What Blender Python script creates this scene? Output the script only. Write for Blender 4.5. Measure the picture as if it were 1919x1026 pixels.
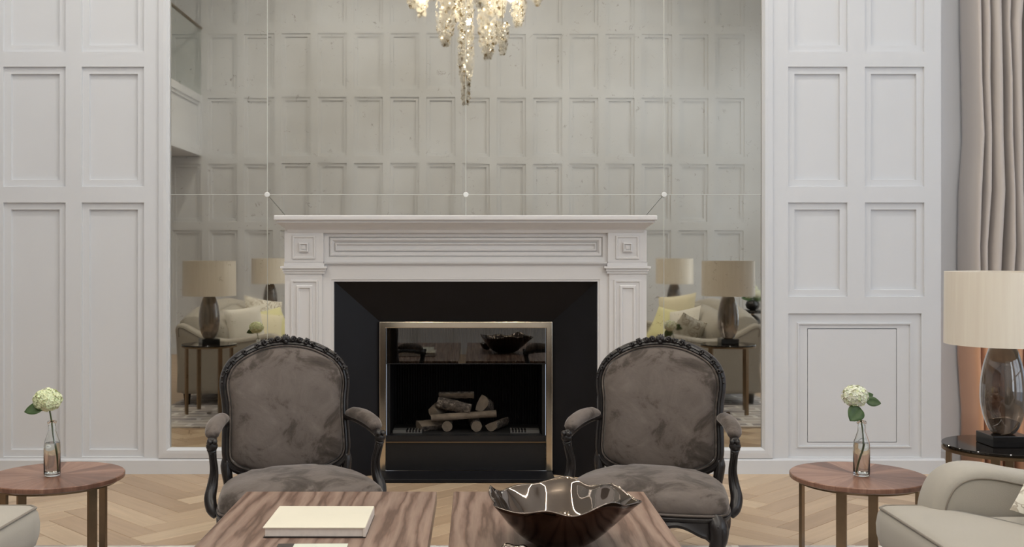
import bpy, math, random
from mathutils import Vector, Matrix
random.seed(7)
PI = math.pi
for o in list(bpy.data.objects): bpy.data.objects.remove(o, do_unlink=True)
S = bpy.context.scene
C = S.collection

# ------------------------------------------------------------------ camera, world, lights, exposure
cam = bpy.data.cameras.new('camera'); camo = bpy.data.objects.new('camera', cam); C.objects.link(camo)
camo.location = (0, 0, 1.3); camo.rotation_euler = (PI/2, 0, 0)
cam.sensor_width = 36; cam.lens = 36*2000/1919
cam.shift_x = 67.5/1919; cam.shift_y = -43/1919
cam.clip_start = .05
S.camera = camo
S.view_settings.view_transform = 'Standard'; S.view_settings.look = 'None'
S.view_settings.gamma = 1; S.view_settings.use_curve_mapping = False
S.view_settings.exposure = 0.07

w = bpy.data.worlds.new('world'); S.world = w; w.use_nodes = True
bgn = w.node_tree.nodes['Background']; bgn.inputs[0].default_value = (.72, .83, 1, 1); bgn.inputs[1].default_value = 1.0

def area(name, loc, rot, sx, sy, power, col):
    l = bpy.data.lights.new(name, 'AREA'); l.shape = 'RECTANGLE'; l.size = sx; l.size_y = sy
    l.energy = power; l.color = col
    o = bpy.data.objects.new(name, l); o.location = loc; o.rotation_euler = rot; C.objects.link(o); return o
# daylight through the three tall windows of the right wall
WIN = [(.05, 1.35), (2.0, 3.3), (3.95, 5.25)]
for (a, b), pw in zip(WIN, (48, 21, 3)):
    area('window_daylight', (4.34, (a+b)/2, 2.2), (0, PI/2, 0), 3.2, b-a, pw, (.86, .93, 1))
# warm light of the ceiling cove
for cx, cy, sx, sy, pw in ((-2.3, 2.6, .07, 4.4, 52), (2.2, 2.6, .07, 4.4, 37), (-.05, .4, 4.4, .07, 42), (-.05, 4.8, 4.4, .07, 48)):
    area('cove_lamp', (cx, cy, 5.09), (0, 0, 0), sx, sy, pw, (1, .97, .935))

# ------------------------------------------------------------------ materials
def new_mat(name):
    m = bpy.data.materials.new(name); m.use_nodes = True
    nt = m.node_tree; b = nt.nodes['Principled BSDF']; return m, nt, b
def lin(c): return tuple(((x/255)/12.92 if x/255 <= .04045 else ((x/255+.055)/1.055)**2.4) for x in c)+(1,)
def coords(nt, kind='Object', scale=(1,1,1)):
    t = nt.nodes.new('ShaderNodeTexCoord'); mp = nt.nodes.new('ShaderNodeMapping'); mp.inputs['Scale'].default_value = scale
    nt.links.new(t.outputs[kind], mp.inputs[0]); return mp.outputs[0]
def noise(nt, vec, scale, detail=4, rough=.5, dist=0):
    n = nt.nodes.new('ShaderNodeTexNoise'); n.inputs['Scale'].default_value = scale; n.inputs['Detail'].default_value = detail
    n.inputs['Roughness'].default_value = rough; n.inputs['Distortion'].default_value = dist
    nt.links.new(vec, n.inputs['Vector']); return n.outputs['Fac']
def ramp(nt, fac, stops):
    r = nt.nodes.new('ShaderNodeValToRGB'); e = r.color_ramp.elements
    while len(e) < len(stops): e.new(.5)
    for k, (p, c) in enumerate(stops): e[k].position = p; e[k].color = c
    nt.links.new(fac, r.inputs[0]); return r.outputs[0]
def bump(nt, b, h, strength, dist=.01):
    n = nt.nodes.new('ShaderNodeBump'); n.inputs['Strength'].default_value = strength; n.inputs['Distance'].default_value = dist
    nt.links.new(h, n.inputs['Height']); nt.links.new(n.outputs[0], b.inputs['Normal'])
def simple(name, col, rough=.5, metal=0, var=.04, nscale=6, bmp=0, bscale=80, spec=.5, **kw):
    m, nt, b = new_mat(name); b.inputs['Roughness'].default_value = rough; b.inputs['Metallic'].default_value = metal
    b.inputs['Specular IOR Level'].default_value = spec
    c = lin(col); v = coords(nt)
    lo = tuple(x*(1-var) for x in c[:3])+(1,); hi = tuple(min(1, x*(1+var)) for x in c[:3])+(1,)
    nt.links.new(ramp(nt, noise(nt, v, nscale), [(.3, lo), (.7, hi)]), b.inputs['Base Color'])
    if bmp: bump(nt, b, noise(nt, v, bscale, 3), bmp, .003)
    for k, x in kw.items(): b.inputs[k.replace('_', ' ')].default_value = x
    return m
M = {}
M['paint'] = simple('white_paint', (214, 216, 219), .45, var=.012, nscale=2, spec=.3)
M['mantel'] = simple('mantel_paint', (214, 212, 211), .35, var=.012, nscale=2)
M['grey_wall'] = simple('grey_paint', (222, 224, 228), .6, var=.015, nscale=2)
M['ceiling'] = simple('ceiling_paint', (235, 232, 226), .8, var=.01)
M['black_metal'] = simple('black_metal', (17, 17, 19), .42, var=.15)
M['surround'] = simple('black_slate', (12, 12, 17), .5, var=.2, nscale=9, bmp=.05, spec=.3)
M['iron'] = simple('cast_iron', (24, 23, 22), .55, var=.25, nscale=30, bmp=.2)
M['ash'] = simple('grey_enamel', (92, 90, 86), .5)
M['brass'] = simple('polished_brass', (208, 198, 180), .16, 1, var=.05)
M['bronze'] = simple('brushed_bronze', (142, 122, 98), .34, 1, var=.06, nscale=30)
M['black_stone'] = simple('black_stone', (20, 20, 22), .2, var=.2)
M['lacquer'] = simple('black_lacquered_wood', (34, 30, 29), .33, var=.35, nscale=22, bmp=.15, bscale=60)
M['clip'] = simple('clear_clip', (225, 226, 224), .2)
M['seam'] = simple('mirror_edge', (206, 210, 204), .45)
M['led'] = simple('led_strip', (255, 240, 215), .5); 
M['led'].node_tree.nodes['Principled BSDF'].inputs['Emission Color'].default_value = (1, .9, .74, 1)
M['led'].node_tree.nodes['Principled BSDF'].inputs['Emission Strength'].default_value = 9
M['leaf'] = simple('leaf_green', (66, 92, 48), .45, var=.3, nscale=30)
M['stem'] = simple('stem_green', (84, 96, 52), .5, var=.2)
M['petal'] = simple('cream_petal', (244, 244, 222), .55, var=.06, nscale=40, Subsurface_Weight=.15)
M['petal_green'] = simple('lime_petal', (236, 240, 198), .55, var=.1, nscale=40, Subsurface_Weight=.15)
M['paper'] = simple('book_pages', (228, 220, 212), .7, var=.05, nscale=60)
M['cover'] = simple('cream_cover', (238, 232, 212), .35, var=.03, nscale=4)
M['dark_cover'] = simple('dark_cover', (46, 40, 38), .4)
M['pale_cover'] = simple('pale_cover', (226, 230, 214), .35, var=.05, nscale=12)
M['log_end'] = simple('split_wood', (104, 92, 78), .8, var=.25, nscale=28, bmp=.4, bscale=40)
M['ebony'] = simple('ebony_ball', (24, 21, 20), .22, var=.2)

def fabric(name, col, var=.08, rough=.9, sheen=.2, ns=3, fine=420):
    m, nt, b = new_mat(name); c = lin(col); v = coords(nt)
    lo = tuple(x*(1-var) for x in c[:3])+(1,); hi = tuple(min(1, x*(1+var)) for x in c[:3])+(1,)
    nt.links.new(ramp(nt, noise(nt, v, ns, 5), [(.3, lo), (.7, hi)]), b.inputs['Base Color'])
    b.inputs['Roughness'].default_value = rough; b.inputs['Sheen Weight'].default_value = sheen
    b.inputs['Specular IOR Level'].default_value = .15
    bump(nt, b, noise(nt, v, fine, 2), .25, .002); return m
M['sofa'] = fabric('grey_linen', (172, 166, 155), .05)
M['piping'] = fabric('grey_piping', (134, 126, 115), .05)
M['cream_pillow'] = fabric('cream_silk', (234, 226, 198), .04, .6, .3)
M['yellow_pillow'] = fabric('pale_yellow_silk', (226, 221, 170), .04, .6, .3)
M['white_pillow'] = fabric('white_silk', (232, 228, 218), .04, .6, .3)

# crushed velvet
m, nt, b = new_mat('crushed_velvet'); v = coords(nt)
n1 = noise(nt, v, 7, 7, .66, .7)
nt.links.new(ramp(nt, n1, [(.30, lin((58, 51, 46))), (.43, lin((80, 72, 66))), (.5, lin((103, 94, 88))), (.62, lin((111, 102, 96))), (.8, lin((128, 119, 112)))]), b.inputs['Base Color'])
b.inputs['Roughness'].default_value = .75; b.inputs['Sheen Weight'].default_value = .55; b.inputs['Sheen Roughness'].default_value = .35
b.inputs['Sheen Tint'].default_value = (.75, .7, .66, 1); b.inputs['Specular IOR Level'].default_value = .2
bump(nt, b, noise(nt, v, 14, 4, .6, .8), .25, .01); M['velvet'] = m

def pattern_fabric(name, a, bcol, sc=9):
    m, nt, b = new_mat(name); v = coords(nt)
    n = noise(nt, v, sc, 2, .4, 2.2)
    nt.links.new(ramp(nt, n, [(.46, lin(a)), (.5, lin(bcol)), (.54, lin(bcol)), (.58, lin(a))]), b.inputs['Base Color'])
    b.inputs['Roughness'].default_value = .75; b.inputs['Sheen Weight'].default_value = .2; return m
M['pattern_pillow'] = pattern_fabric('embroidered_silk', (226, 221, 208), (176, 166, 150), 11)
M['beige_pattern'] = pattern_fabric('beige_jacquard', (196, 186, 168), (214, 208, 196), 14)

# lampshade silk
m, nt, b = new_mat('satin_shade'); v = coords(nt, scale=(1, 1, .05))
nt.links.new(ramp(nt, noise(nt, v, 60, 3), [(.3, lin((231, 221, 206))), (.7, lin((237, 229, 214)))]), b.inputs['Base Color'])
b.inputs['Roughness'].default_value = .4; b.inputs['Sheen Weight'].default_value = .2; M['shade'] = m

# glass
def glass(name, col, rough=0, ior=1.45):
    m, nt, b = new_mat(name); b.inputs['Base Color'].default_value = col; b.inputs['Transmission Weight'].default_value = 1
    b.inputs['Roughness'].default_value = rough; b.inputs['IOR'].default_value = ior
    return m
M['clear_glass'] = glass('clear_glass', (.97, .985, .975, 1))
M['water'] = glass('water', (.97, .98, .96, 1), 0, 1.33)
m, nt, b = new_mat('smoked_glass'); v = coords(nt, scale=(1, 1, .35))
nt.links.new(ramp(nt, noise(nt, v, 16, 3, .5, .6), [(.38, (.04, .03, .022, 1)), (.62, (.26, .20, .155, 1))]), b.inputs['Base Color'])
b.inputs['Roughness'].default_value = .03; b.inputs['Coat Weight'].default_value = 1; b.inputs['Coat Roughness'].default_value = .01
b.inputs['Transmission Weight'].default_value = .86; b.inputs['IOR'].default_value = 1.5
M['smoked'] = m
M['glass_top'] = simple('smoked_glass_top', (20, 15, 12), .04, 0, var=.05)
# fire door glass: dark pane, mirror-like at a glance
m, nt, b = new_mat('door_glass')
out = nt.nodes['Material Output']; gl = nt.nodes.new('ShaderNodeBsdfGlossy'); gl.inputs['Roughness'].default_value = .01; gl.inputs[0].default_value = (.9, .88, .84, 1)
tr = nt.nodes.new('ShaderNodeBsdfTransparent'); tr.inputs[0].default_value = (.55, .54, .52, 1)
mx = nt.nodes.new('ShaderNodeMixShader'); mx.inputs[0].default_value = .10
nt.links.new(tr.outputs[0], mx.inputs[1]); nt.links.new(gl.outputs[0], mx.inputs[2]); nt.links.new(mx.outputs[0], out.inputs[0])
M['door_glass'] = m
m, nt, b = new_mat('balustrade_glass')
out = nt.nodes['Material Output']; gl = nt.nodes.new('ShaderNodeBsdfGlossy'); gl.inputs['Roughness'].default_value = .02
tr = nt.nodes.new('ShaderNodeBsdfTransparent'); tr.inputs[0].default_value = (.975, .985, .975, 1)
mx = nt.nodes.new('ShaderNodeMixShader'); mx.inputs[0].default_value = .06
nt.links.new(tr.outputs[0], mx.inputs[1]); nt.links.new(gl.outputs[0], mx.inputs[2]); nt.links.new(mx.outputs[0], out.inputs[0])
M['rail_glass'] = m

# antiqued mirror: silver with small foxing specks
m, nt, b = new_mat('antique_mirror'); v = coords(nt)
b.inputs['Metallic'].default_value = 1
big = noise(nt, v, 1.3, 3); spk = noise(nt, v, 26, 6, .75, .8); msk = noise(nt, v, 3.5, 4)
base = ramp(nt, big, [(.35, (.52, .495, .43, 1)), (.65, (.635, .615, .555, 1))])
mm = nt.nodes.new('ShaderNodeMath'); mm.operation = 'MULTIPLY'; nt.links.new(ramp(nt, spk, [(.60, (0, 0, 0, 1)), (.68, (1, 1, 1, 1))]), mm.inputs[0])
nt.links.new(ramp(nt, msk, [(.44, (0, 0, 0, 1)), (.56, (1, 1, 1, 1))]), mm.inputs[1])
mix = nt.nodes.new('ShaderNodeMix'); mix.data_type = 'RGBA'; nt.links.new(mm.outputs[0], mix.inputs[0])
nt.links.new(base, mix.inputs[6]); mix.inputs[7].default_value = (.36, .34, .285, 1); nt.links.new(mix.outputs[2], b.inputs['Base Color'])
nt.links.new(ramp(nt, noise(nt, v, 8, 5), [(.4, (.012, .012, .012, 1)), (.75, (.05, .05, .05, 1))]), b.inputs['Roughness'])
M['mirror'] = m

# bronze bowl
m, nt, b = new_mat('bronze_glaze'); b.inputs['Base Color'].default_value = (.22, .185, .16, 1); b.inputs['Metallic'].default_value = 1
b.inputs['Roughness'].default_value = .045; v = coords(nt); bump(nt, b, noise(nt, v, 7, 2, .4), .06, .01); M['bowl'] = m
M['bowl_outside'] = simple('dark_bronze', (64, 50, 42), .10, 1, var=.1)  # outer faces in a darker bronze than the inside

# walnut, straight cathedral grain along local Y
def walnut(name, cols, radial=False):
    m, nt, b = new_mat(name)
    if not radial:
        v = coords(nt, scale=(1, .10, 1))
        wv = nt.nodes.new('ShaderNodeTexWave'); wv.wave_type = 'BANDS'; wv.bands_direction = 'X'
        wv.inputs['Scale'].default_value = 5.5; wv.inputs['Distortion'].default_value = 16; wv.inputs['Detail'].default_value = 5
        wv.inputs['Detail Scale'].default_value = 1.1; wv.inputs['Detail Roughness'].default_value = .62
        nt.links.new(v, wv.inputs['Vector']); f = wv.outputs['Fac']
        f2 = noise(nt, coords(nt, scale=(1, .04, 1)), 45, 6, .7)
    else:
        t = nt.nodes.new('ShaderNodeTexCoord'); sp = nt.nodes.new('ShaderNodeSeparateXYZ'); nt.links.new(t.outputs['Object'], sp.inputs[0])
        at = nt.nodes.new('ShaderNodeMath'); at.operation = 'ARCTAN2'; nt.links.new(sp.outputs[1], at.inputs[0]); nt.links.new(sp.outputs[0], at.inputs[1])
        a1 = nt.nodes.new('ShaderNodeMath'); a1.operation = 'MULTIPLY'; a1.inputs[1].default_value = 16/(2*PI); nt.links.new(at.outputs[0], a1.inputs[0])
        fl = nt.nodes.new('ShaderNodeMath'); fl.operation = 'FLOOR'; nt.links.new(a1.outputs[0], fl.inputs[0])
        ln = nt.nodes.new('ShaderNodeVectorMath'); ln.operation = 'LENGTH'; nt.links.new(t.outputs['Object'], ln.inputs[0])
        cb = nt.nodes.new('ShaderNodeCombineXYZ'); nt.links.new(at.outputs[0], cb.inputs[0]); nt.links.new(ln.outputs['Value'], cb.inputs[1]); nt.links.new(fl.outputs[0], cb.inputs[2])
        wn = nt.nodes.new('ShaderNodeTexWhiteNoise'); wn.noise_dimensions = '1D'; nt.links.new(fl.outputs[0], wn.inputs['W'])
        f0 = noise(nt, cb.outputs[0], 7, 5, .6, .4); am = nt.nodes.new('ShaderNodeMath'); am.operation = 'MULTIPLY_ADD'; am.inputs[1].default_value = .45; am.inputs[2].default_value = -.22
        nt.links.new(wn.outputs['Value'], am.inputs[0]); as_ = nt.nodes.new('ShaderNodeMath'); nt.links.new(am.outputs[0], as_.inputs[0]); nt.links.new(f0, as_.inputs[1]); f = as_.outputs[0]
        cb2 = nt.nodes.new('ShaderNodeCombineXYZ'); mu = nt.nodes.new('ShaderNodeMath'); mu.operation = 'MULTIPLY'; mu.inputs[1].default_value = 40
        nt.links.new(at.outputs[0], mu.inputs[0]); nt.links.new(mu.outputs[0], cb2.inputs[0]); nt.links.new(ln.outputs['Value'], cb2.inputs[1])
        f2 = noise(nt, cb2.outputs[0], 2, 4, .6)
    col = ramp(nt, f, cols)
    col2 = ramp(nt, f2, [(.3, (.72, .71, .70, 1)), (.7, (1.06, 1.06, 1.06, 1))])
    mu = nt.nodes.new('ShaderNodeMix'); mu.data_type = 'RGBA'; mu.blend_type = 'MULTIPLY'; mu.inputs[0].default_value = 1
    nt.links.new(col, mu.inputs[6]); nt.links.new(col2, mu.inputs[7]); nt.links.new(mu.outputs[2], b.inputs['Base Color'])
    b.inputs['Roughness'].default_value = .32; b.inputs['Specular IOR Level'].default_value = .4; return m
M['walnut'] = walnut('walnut', [(0, lin((108, 84, 72))), (.14, lin((132, 106, 92))), (.5, lin((146, 121, 107))), (1, lin((160, 136, 121)))])
M['walnut_radial'] = walnut('walnut_sunburst', [(.25, lin((112, 80, 66))), (.5, lin((146, 108, 90))), (.75, lin((172, 134, 114)))], True)

# oak planks: each its own tone
m, nt, b = new_mat('oak_plank'); oi = nt.nodes.new('ShaderNodeObjectInfo')
v = coords(nt, scale=(.35, 5, 1)); ad = nt.nodes.new('ShaderNodeVectorMath'); ad.operation = 'ADD'
cx = nt.nodes.new('ShaderNodeCombineXYZ'); mr = nt.nodes.new('ShaderNodeMath'); mr.operation = 'MULTIPLY'; mr.inputs[1].default_value = 60
nt.links.new(oi.outputs['Random'], mr.inputs[0]); nt.links.new(mr.outputs[0], cx.inputs[0]); nt.links.new(mr.outputs[0], cx.inputs[2])
nt.links.new(v, ad.inputs[0]); nt.links.new(cx.outputs[0], ad.inputs[1])
g = noise(nt, ad.outputs[0], 6, 6, .6, .5)
grain = ramp(nt, g, [(.3, (.86, .84, .80, 1)), (.7, (1.04, 1.03, 1.02, 1))])
tone = ramp(nt, oi.outputs['Random'], [(0, lin((172, 147, 121))), (.35, lin((190, 165, 138))), (.7, lin((200, 176, 148))), (1, lin((214, 192, 164)))])
mu = nt.nodes.new('ShaderNodeMix'); mu.data_type = 'RGBA'; mu.blend_type = 'MULTIPLY'; mu.inputs[0].default_value = 1
nt.links.new(tone, mu.inputs[6]); nt.links.new(grain, mu.inputs[7]); nt.links.new(mu.outputs[2], b.inputs['Base Color'])
b.inputs['Roughness'].default_value = .38; M['oak'] = m
M['joint'] = simple('oak_joint', (120, 98, 74), .8)

# rug: woven brick-like patches in greys and creams
m, nt, b = new_mat('patterned_rug'); v = coords(nt)
dn = nt.nodes.new('ShaderNodeTexNoise'); dn.inputs['Scale'].default_value = 7; nt.links.new(v, dn.inputs['Vector'])
vm = nt.nodes.new('ShaderNodeVectorMath'); vm.operation = 'SCALE'; vm.inputs['Scale'].default_value = .09; nt.links.new(dn.outputs['Color'], vm.inputs[0])
va = nt.nodes.new('ShaderNodeVectorMath'); va.operation = 'ADD'; nt.links.new(v, va.inputs[0]); nt.links.new(vm.outputs[0], va.inputs[1])
br = nt.nodes.new('ShaderNodeTexBrick'); nt.links.new(va.outputs[0], br.inputs['Vector'])
br.inputs['Color1'].default_value = lin((212, 204, 196)); br.inputs['Color2'].default_value = lin((168, 160, 158)); br.inputs['Mortar'].default_value = lin((236, 230, 222))
br.inputs['Scale'].default_value = 1; br.inputs['Brick Width'].default_value = .26; br.inputs['Row Height'].default_value = .13; br.inputs['Mortar Size'].default_value = .016
bl = ramp(nt, noise(nt, v, 4, 4), [(.4, (1, 1, 1, 1)), (.62, (.72, .73, .78, 1))])
mu = nt.nodes.new('ShaderNodeMix'); mu.data_type = 'RGBA'; mu.blend_type = 'MULTIPLY'; mu.inputs[0].default_value = 1
nt.links.new(br.outputs['Color'], mu.inputs[6]); nt.links.new(bl, mu.inputs[7]); nt.links.new(mu.outputs[2], b.inputs['Base Color'])
b.inputs['Roughness'].default_value = .95; b.inputs['Specular IOR Level'].default_value = .1; bump(nt, b, noise(nt, v, 300, 2), .4, .004); M['rug'] = m

# bark
m, nt, b = new_mat('bark'); v = coords(nt); n = noise(nt, v, 38, 6, .7)
nt.links.new(ramp(nt, n, [(.35, lin((40, 34, 30))), (.55, lin((92, 82, 72))), (.7, lin((168, 158, 144)))]), b.inputs['Base Color'])
b.inputs['Roughness'].default_value = .9; bump(nt, b, n, 1, .012); M['bark'] = m
# curtain cloth: grey silk above, peach below
m, nt, b = new_mat('curtain_cloth'); v = coords(nt); sp = nt.nodes.new('ShaderNodeSeparateXYZ'); nt.links.new(v, sp.inputs[0])
st = nt.nodes.new('ShaderNodeMath'); st.operation = 'GREATER_THAN'; st.inputs[1].default_value = .98; nt.links.new(sp.outputs[2], st.inputs[0])
mix = nt.nodes.new('ShaderNodeMix'); mix.data_type = 'RGBA'; nt.links.new(st.outputs[0], mix.inputs[0])
mix.inputs[6].default_value = lin((214, 164, 130)); mix.inputs[7].default_value = lin((198, 190, 184)); nt.links.new(mix.outputs[2], b.inputs['Base Color'])
b.inputs['Roughness'].default_value = .5; b.inputs['Sheen Weight'].default_value = .3; bump(nt, b, noise(nt, coords(nt, scale=(8, 8, 1)), 60, 2), .1, .002); M['curtain'] = m
# crystal blossoms
m, nt, b = new_mat('crystal'); b.inputs['Base Color'].default_value = (.97, .95, .90, 1); b.inputs['Roughness'].default_value = .08
b.inputs['Transmission Weight'].default_value = 0; b.inputs['Coat Weight'].default_value = 1; b.inputs['IOR'].default_value = 1.6; M['crystal'] = m
m, nt, b = new_mat('chandelier_bulb'); b.inputs['Emission Color'].default_value = (1, .86, .62, 1); b.inputs['Emission Strength'].default_value = 36; M['bulb'] = m
M['wire'] = simple('gilt_wire', (150, 128, 84), .3, 1)

# ------------------------------------------------------------------ mesh helpers
class MB:
    def __init__(s): s.v = []; s.f = []
    def add(s, vs, fs):
        n = len(s.v); s.v += [tuple(q) for q in vs]; s.f += [tuple(i+n for i in f) for f in fs]; return s
    def box(s, x0, y0, z0, x1, y1, z1):
        return s.add([(x0,y0,z0),(x1,y0,z0),(x1,y1,z0),(x0,y1,z0),(x0,y0,z1),(x1,y0,z1),(x1,y1,z1),(x0,y1,z1)],
            [(0,3,2,1),(4,5,6,7),(0,1,5,4),(1,2,6,5),(2,3,7,6),(3,0,4,7)])
    def rings(s, rs, closed=True, cap0=True, cap1=True):
        n = len(rs[0]); vs = [p for r in rs for p in r]; fs = []
        for k in range(len(rs)-1):
            for i in range(n if closed else n-1):
                j = (i+1) % n; fs.append((k*n+i, k*n+j, (k+1)*n+j, (k+1)*n+i))
        if cap0: fs.append(tuple(range(n))[::-1])
        if cap1: fs.append(tuple((len(rs)-1)*n+i for i in range(n)))
        return s.add(vs, fs)
    def lathe(s, prof, c=(0,0,0), seg=32, cap0=True, cap1=True):
        return s.rings([[(c[0]+r*math.cos(2*PI*i/seg), c[1]+r*math.sin(2*PI*i/seg), c[2]+z) for i in range(seg)] for r, z in prof], True, cap0, cap1)
    def tube(s, pts, rad, seg=8, flat=1.0, caps=True):
        pts = [Vector(p) for p in pts]; n = len(pts)
        if not hasattr(rad, '__len__'): rad = [rad]*n
        rs = []; up = None
        for i, p in enumerate(pts):
            t = (pts[min(i+1, n-1)]-pts[max(i-1, 0)])
            if t.length < 1e-9: t = Vector((0,0,1))
            t.normalize()
            if up is None: up = Vector((0,0,1)) if abs(t.z) < .9 else Vector((0,1,0))
            a = t.cross(up)
            if a.length < 1e-6: a = t.cross(Vector((1,0,0)))
            a.normalize(); up = a.cross(t).normalized()
            rs.append([p+rad[i]*(math.cos(2*PI*k/seg)*a+flat*math.sin(2*PI*k/seg)*up) for k in range(seg)])
        return s.rings(rs, True, caps, caps)
    def loop_tube(s, pts, rad, seg=8):
        pts = [Vector(p) for p in pts]; n = len(pts); rs = []
        nrm = Vector((0,0,0))
        for i in range(n): nrm += pts[i].cross(pts[(i+1) % n])
        nrm.normalize()
        for i, p in enumerate(pts):
            t = (pts[(i+1) % n]-pts[i-1]).normalized(); a = t.cross(nrm).normalized(); u = a.cross(t)
            rs.append([p+rad*(math.cos(2*PI*k/seg)*a+math.sin(2*PI*k/seg)*u) for k in range(seg)])
        rs.append(rs[0]); return s.rings(rs, True, False, False)
    def ball(s, c, r, seg=8, rr=5, sc=(1,1,1)):
        rs = [[(c[0]+sc[0]*r*math.sin(PI*k/rr)*math.cos(2*PI*i/seg), c[1]+sc[1]*r*math.sin(PI*k/rr)*math.sin(2*PI*i/seg), c[2]+sc[2]*r*math.cos(PI*k/rr)) for i in range(seg)] for k in range(1, rr)]
        n = len(s.v); s.rings(rs, True, True, True); return s
    def frames(s, x0, z0, x1, z1, prof, fill=True):
        """stepped rectangle rings facing -Y: prof = [(inset, y)...]"""
        rs = [[(x0+i, y, z0+i), (x1-i, y, z0+i), (x1-i, y, z1-i), (x0+i, y, z1-i)] for i, y in prof]
        return s.rings(rs, True, False, fill)
    def build(s, name, mat, parent=None, smooth=False, loc=None, rot=None, bevel=0, sub=0, auto=None):
        me = bpy.data.meshes.new(name); me.from_pydata(s.v, [], s.f); me.update()
        import bmesh
        bm = bmesh.new(); bm.from_mesh(me); bmesh.ops.recalc_face_normals(bm, faces=bm.faces[:]) if s.__dict__.get('recalc', True) else None
        bm.to_mesh(me); bm.free()
        mats = mat if isinstance(mat, (list, tuple)) else [mat]
        for q in mats: me.materials.append(M[q])
        if smooth or auto is not None:
            me.polygons.foreach_set('use_smooth', [True]*len(me.polygons))
            if auto is not None: me.set_sharp_from_angle(angle=math.radians(auto))
        o = bpy.data.objects.new(name, me); C.objects.link(o)
        if parent is not None: o.parent = parent
        if loc is not None: o.location = loc
        if rot is not None: o.rotation_euler = rot
        if bevel:
            md = o.modifiers.new('bevel', 'BEVEL'); md.width = bevel; md.segments = 2; md.limit_method = 'ANGLE'
        if sub:
            md = o.modifiers.new('sub', 'SUBSURF'); md.levels = sub; md.render_levels = sub
        return o
def crom(pts, k=6, closed=False):
    P = [Vector(p) for p in pts]; n = len(P); out = []
    rng = range(n) if closed else range(n-1)
    for i in rng:
        if closed: a, b_, c, d = P[i-1], P[i], P[(i+1) % n], P[(i+2) % n]
        else: a, b_, c, d = P[max(i-1, 0)], P[i], P[i+1], P[min(i+2, n-1)]
        for j in range(k):
            t = j/k; out.append(.5*((2*b_)+(c-a)*t+(2*a-5*b_+4*c-d)*t*t+(3*b_-a-3*c+d)*t**3))
    if not closed: out.append(P[-1])
    return out
def lerp_list(v, n):
    out = []
    for i in range(n):
        t = i/(n-1)*(len(v)-1); a = int(min(t, len(v)-2)); out.append(v[a]+(v[a+1]-v[a])*(t-a))
    return out
def offset(outl, d):
    """outline of 2D points moved outward by d (counter-clockwise outline)"""
    n = len(outl); out = []
    for i in range(n):
        a = outl[i-1]; c = outl[(i+1) % n]; tx, ty = c[0]-a[0], c[1]-a[1]; l = math.hypot(tx, ty) or 1
        out.append((outl[i][0]+ty/l*d, outl[i][1]-tx/l*d))
    return out
def scaled(outl, s, c): return [(c[0]+(p[0]-c[0])*s, c[1]+(p[1]-c[1])*s) for p in outl]
def thing(name, label, cat, loc=(0,0,0), rz=0, group=None):
    o = bpy.data.objects.new(name, None); C.objects.link(o); o.empty_display_size = .1
    o.location = loc; o.rotation_euler = (0, 0, rz); o['label'] = label; o['category'] = cat
    if group: o['group'] = group
    return o
def tag(o, label, cat, group=None):
    o['label'] = label; o['category'] = cat
    if group: o['group'] = group
    return o
def struct(o): o['kind'] = 'structure'; return o
def stuff(o): o['kind'] = 'stuff'; return o
def dup(root, loc, rz=None, label=None, group=None):
    r = root.copy(); C.objects.link(r); r.location = loc
    if rz is not None: r.rotation_euler = (0, 0, rz)
    if label: r['label'] = label
    if group: r['group'] = group
    for ch in list(root.children):
        c = ch.copy(); C.objects.link(c); c.parent = r
        for g in list(ch.children):
            d = g.copy(); C.objects.link(d); d.parent = c
    return r

# ------------------------------------------------------------------ the setting
YW = 6.22; AX = -.058; XL, XR, YB, ZC = -4.6, 4.2, -1.0, 5.1
struct(MB().box(XL-.2, YB-.2, -.14, XR+.2, 7.0, -.012).build('floor', 'joint'))
floor = bpy.data.objects['floor']
# herringbone oak planks
PLL, PLW, GAP = .70, .13, .0022
pm = MB(); a_, b_, h_ = PLL/2-GAP/2, PLW/2-GAP/2, .012
e = .0018
pm.add([(-a_,-b_,-h_),(a_,-b_,-h_),(a_,b_,-h_),(-a_,b_,-h_),(-a_,-b_,-e),(a_,-b_,-e),(a_,b_,-e),(-a_,b_,-e),(-a_+e,-b_+e,0),(a_-e,-b_+e,0),(a_-e,b_-e,0),(-a_+e,b_-e,0)],
    [(0,1,5,4),(1,2,6,5),(2,3,7,6),(3,0,4,7),(4,5,9,8),(5,6,10,9),(6,7,11,10),(7,4,8,11),(8,9,10,11)])
proto = pm.build('plank', 'oak', floor); rs_ = MB()
near = []; far = []
ca, sa = math.cos(PI/4), math.sin(PI/4)
def rot45(x, y): return (ca*x-sa*y, sa*x+ca*y)
OX, OY = -1.47, 4.0
for k in range(-60, 60):
    for mth in range(-10, 10):
        bx, by = k*PLW+mth*PLL, k*PLW-mth*PLL
        for hv in (0, 1):
            cx_, cy_ = (bx+PLL/2, by+PLW/2) if hv == 0 else (bx+PLL+PLW/2, by+PLW-PLL/2)
            X, Y = rot45(cx_, cy_); X += OX; Y += OY
            if not (XL-.3 < X < XR+.3 and YB-.3 < Y < 6.9): continue
            A = PI/4+(PI/2 if hv else 0)
            px = 892+2000*X/max(Y, .1)
            if Y > 4.2 and -120 < px < 2040 and Y < YW+.35 and not (abs(X-AX) < .5 and Y > 6.0): near.append((X, Y, A))
            else: far.append((X, Y, A))
near.sort(key=lambda q: q[1]); extra = near[:-290] if len(near) > 290 else []; near = near[-290:]; far += extra
for i, (X, Y, A) in enumerate(near):
    o = proto if i == 0 else proto.copy()
    if i: C.objects.link(o); o.parent = floor
    o.location = (X, Y, 0); o.rotation_euler = (0, 0, A)
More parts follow.
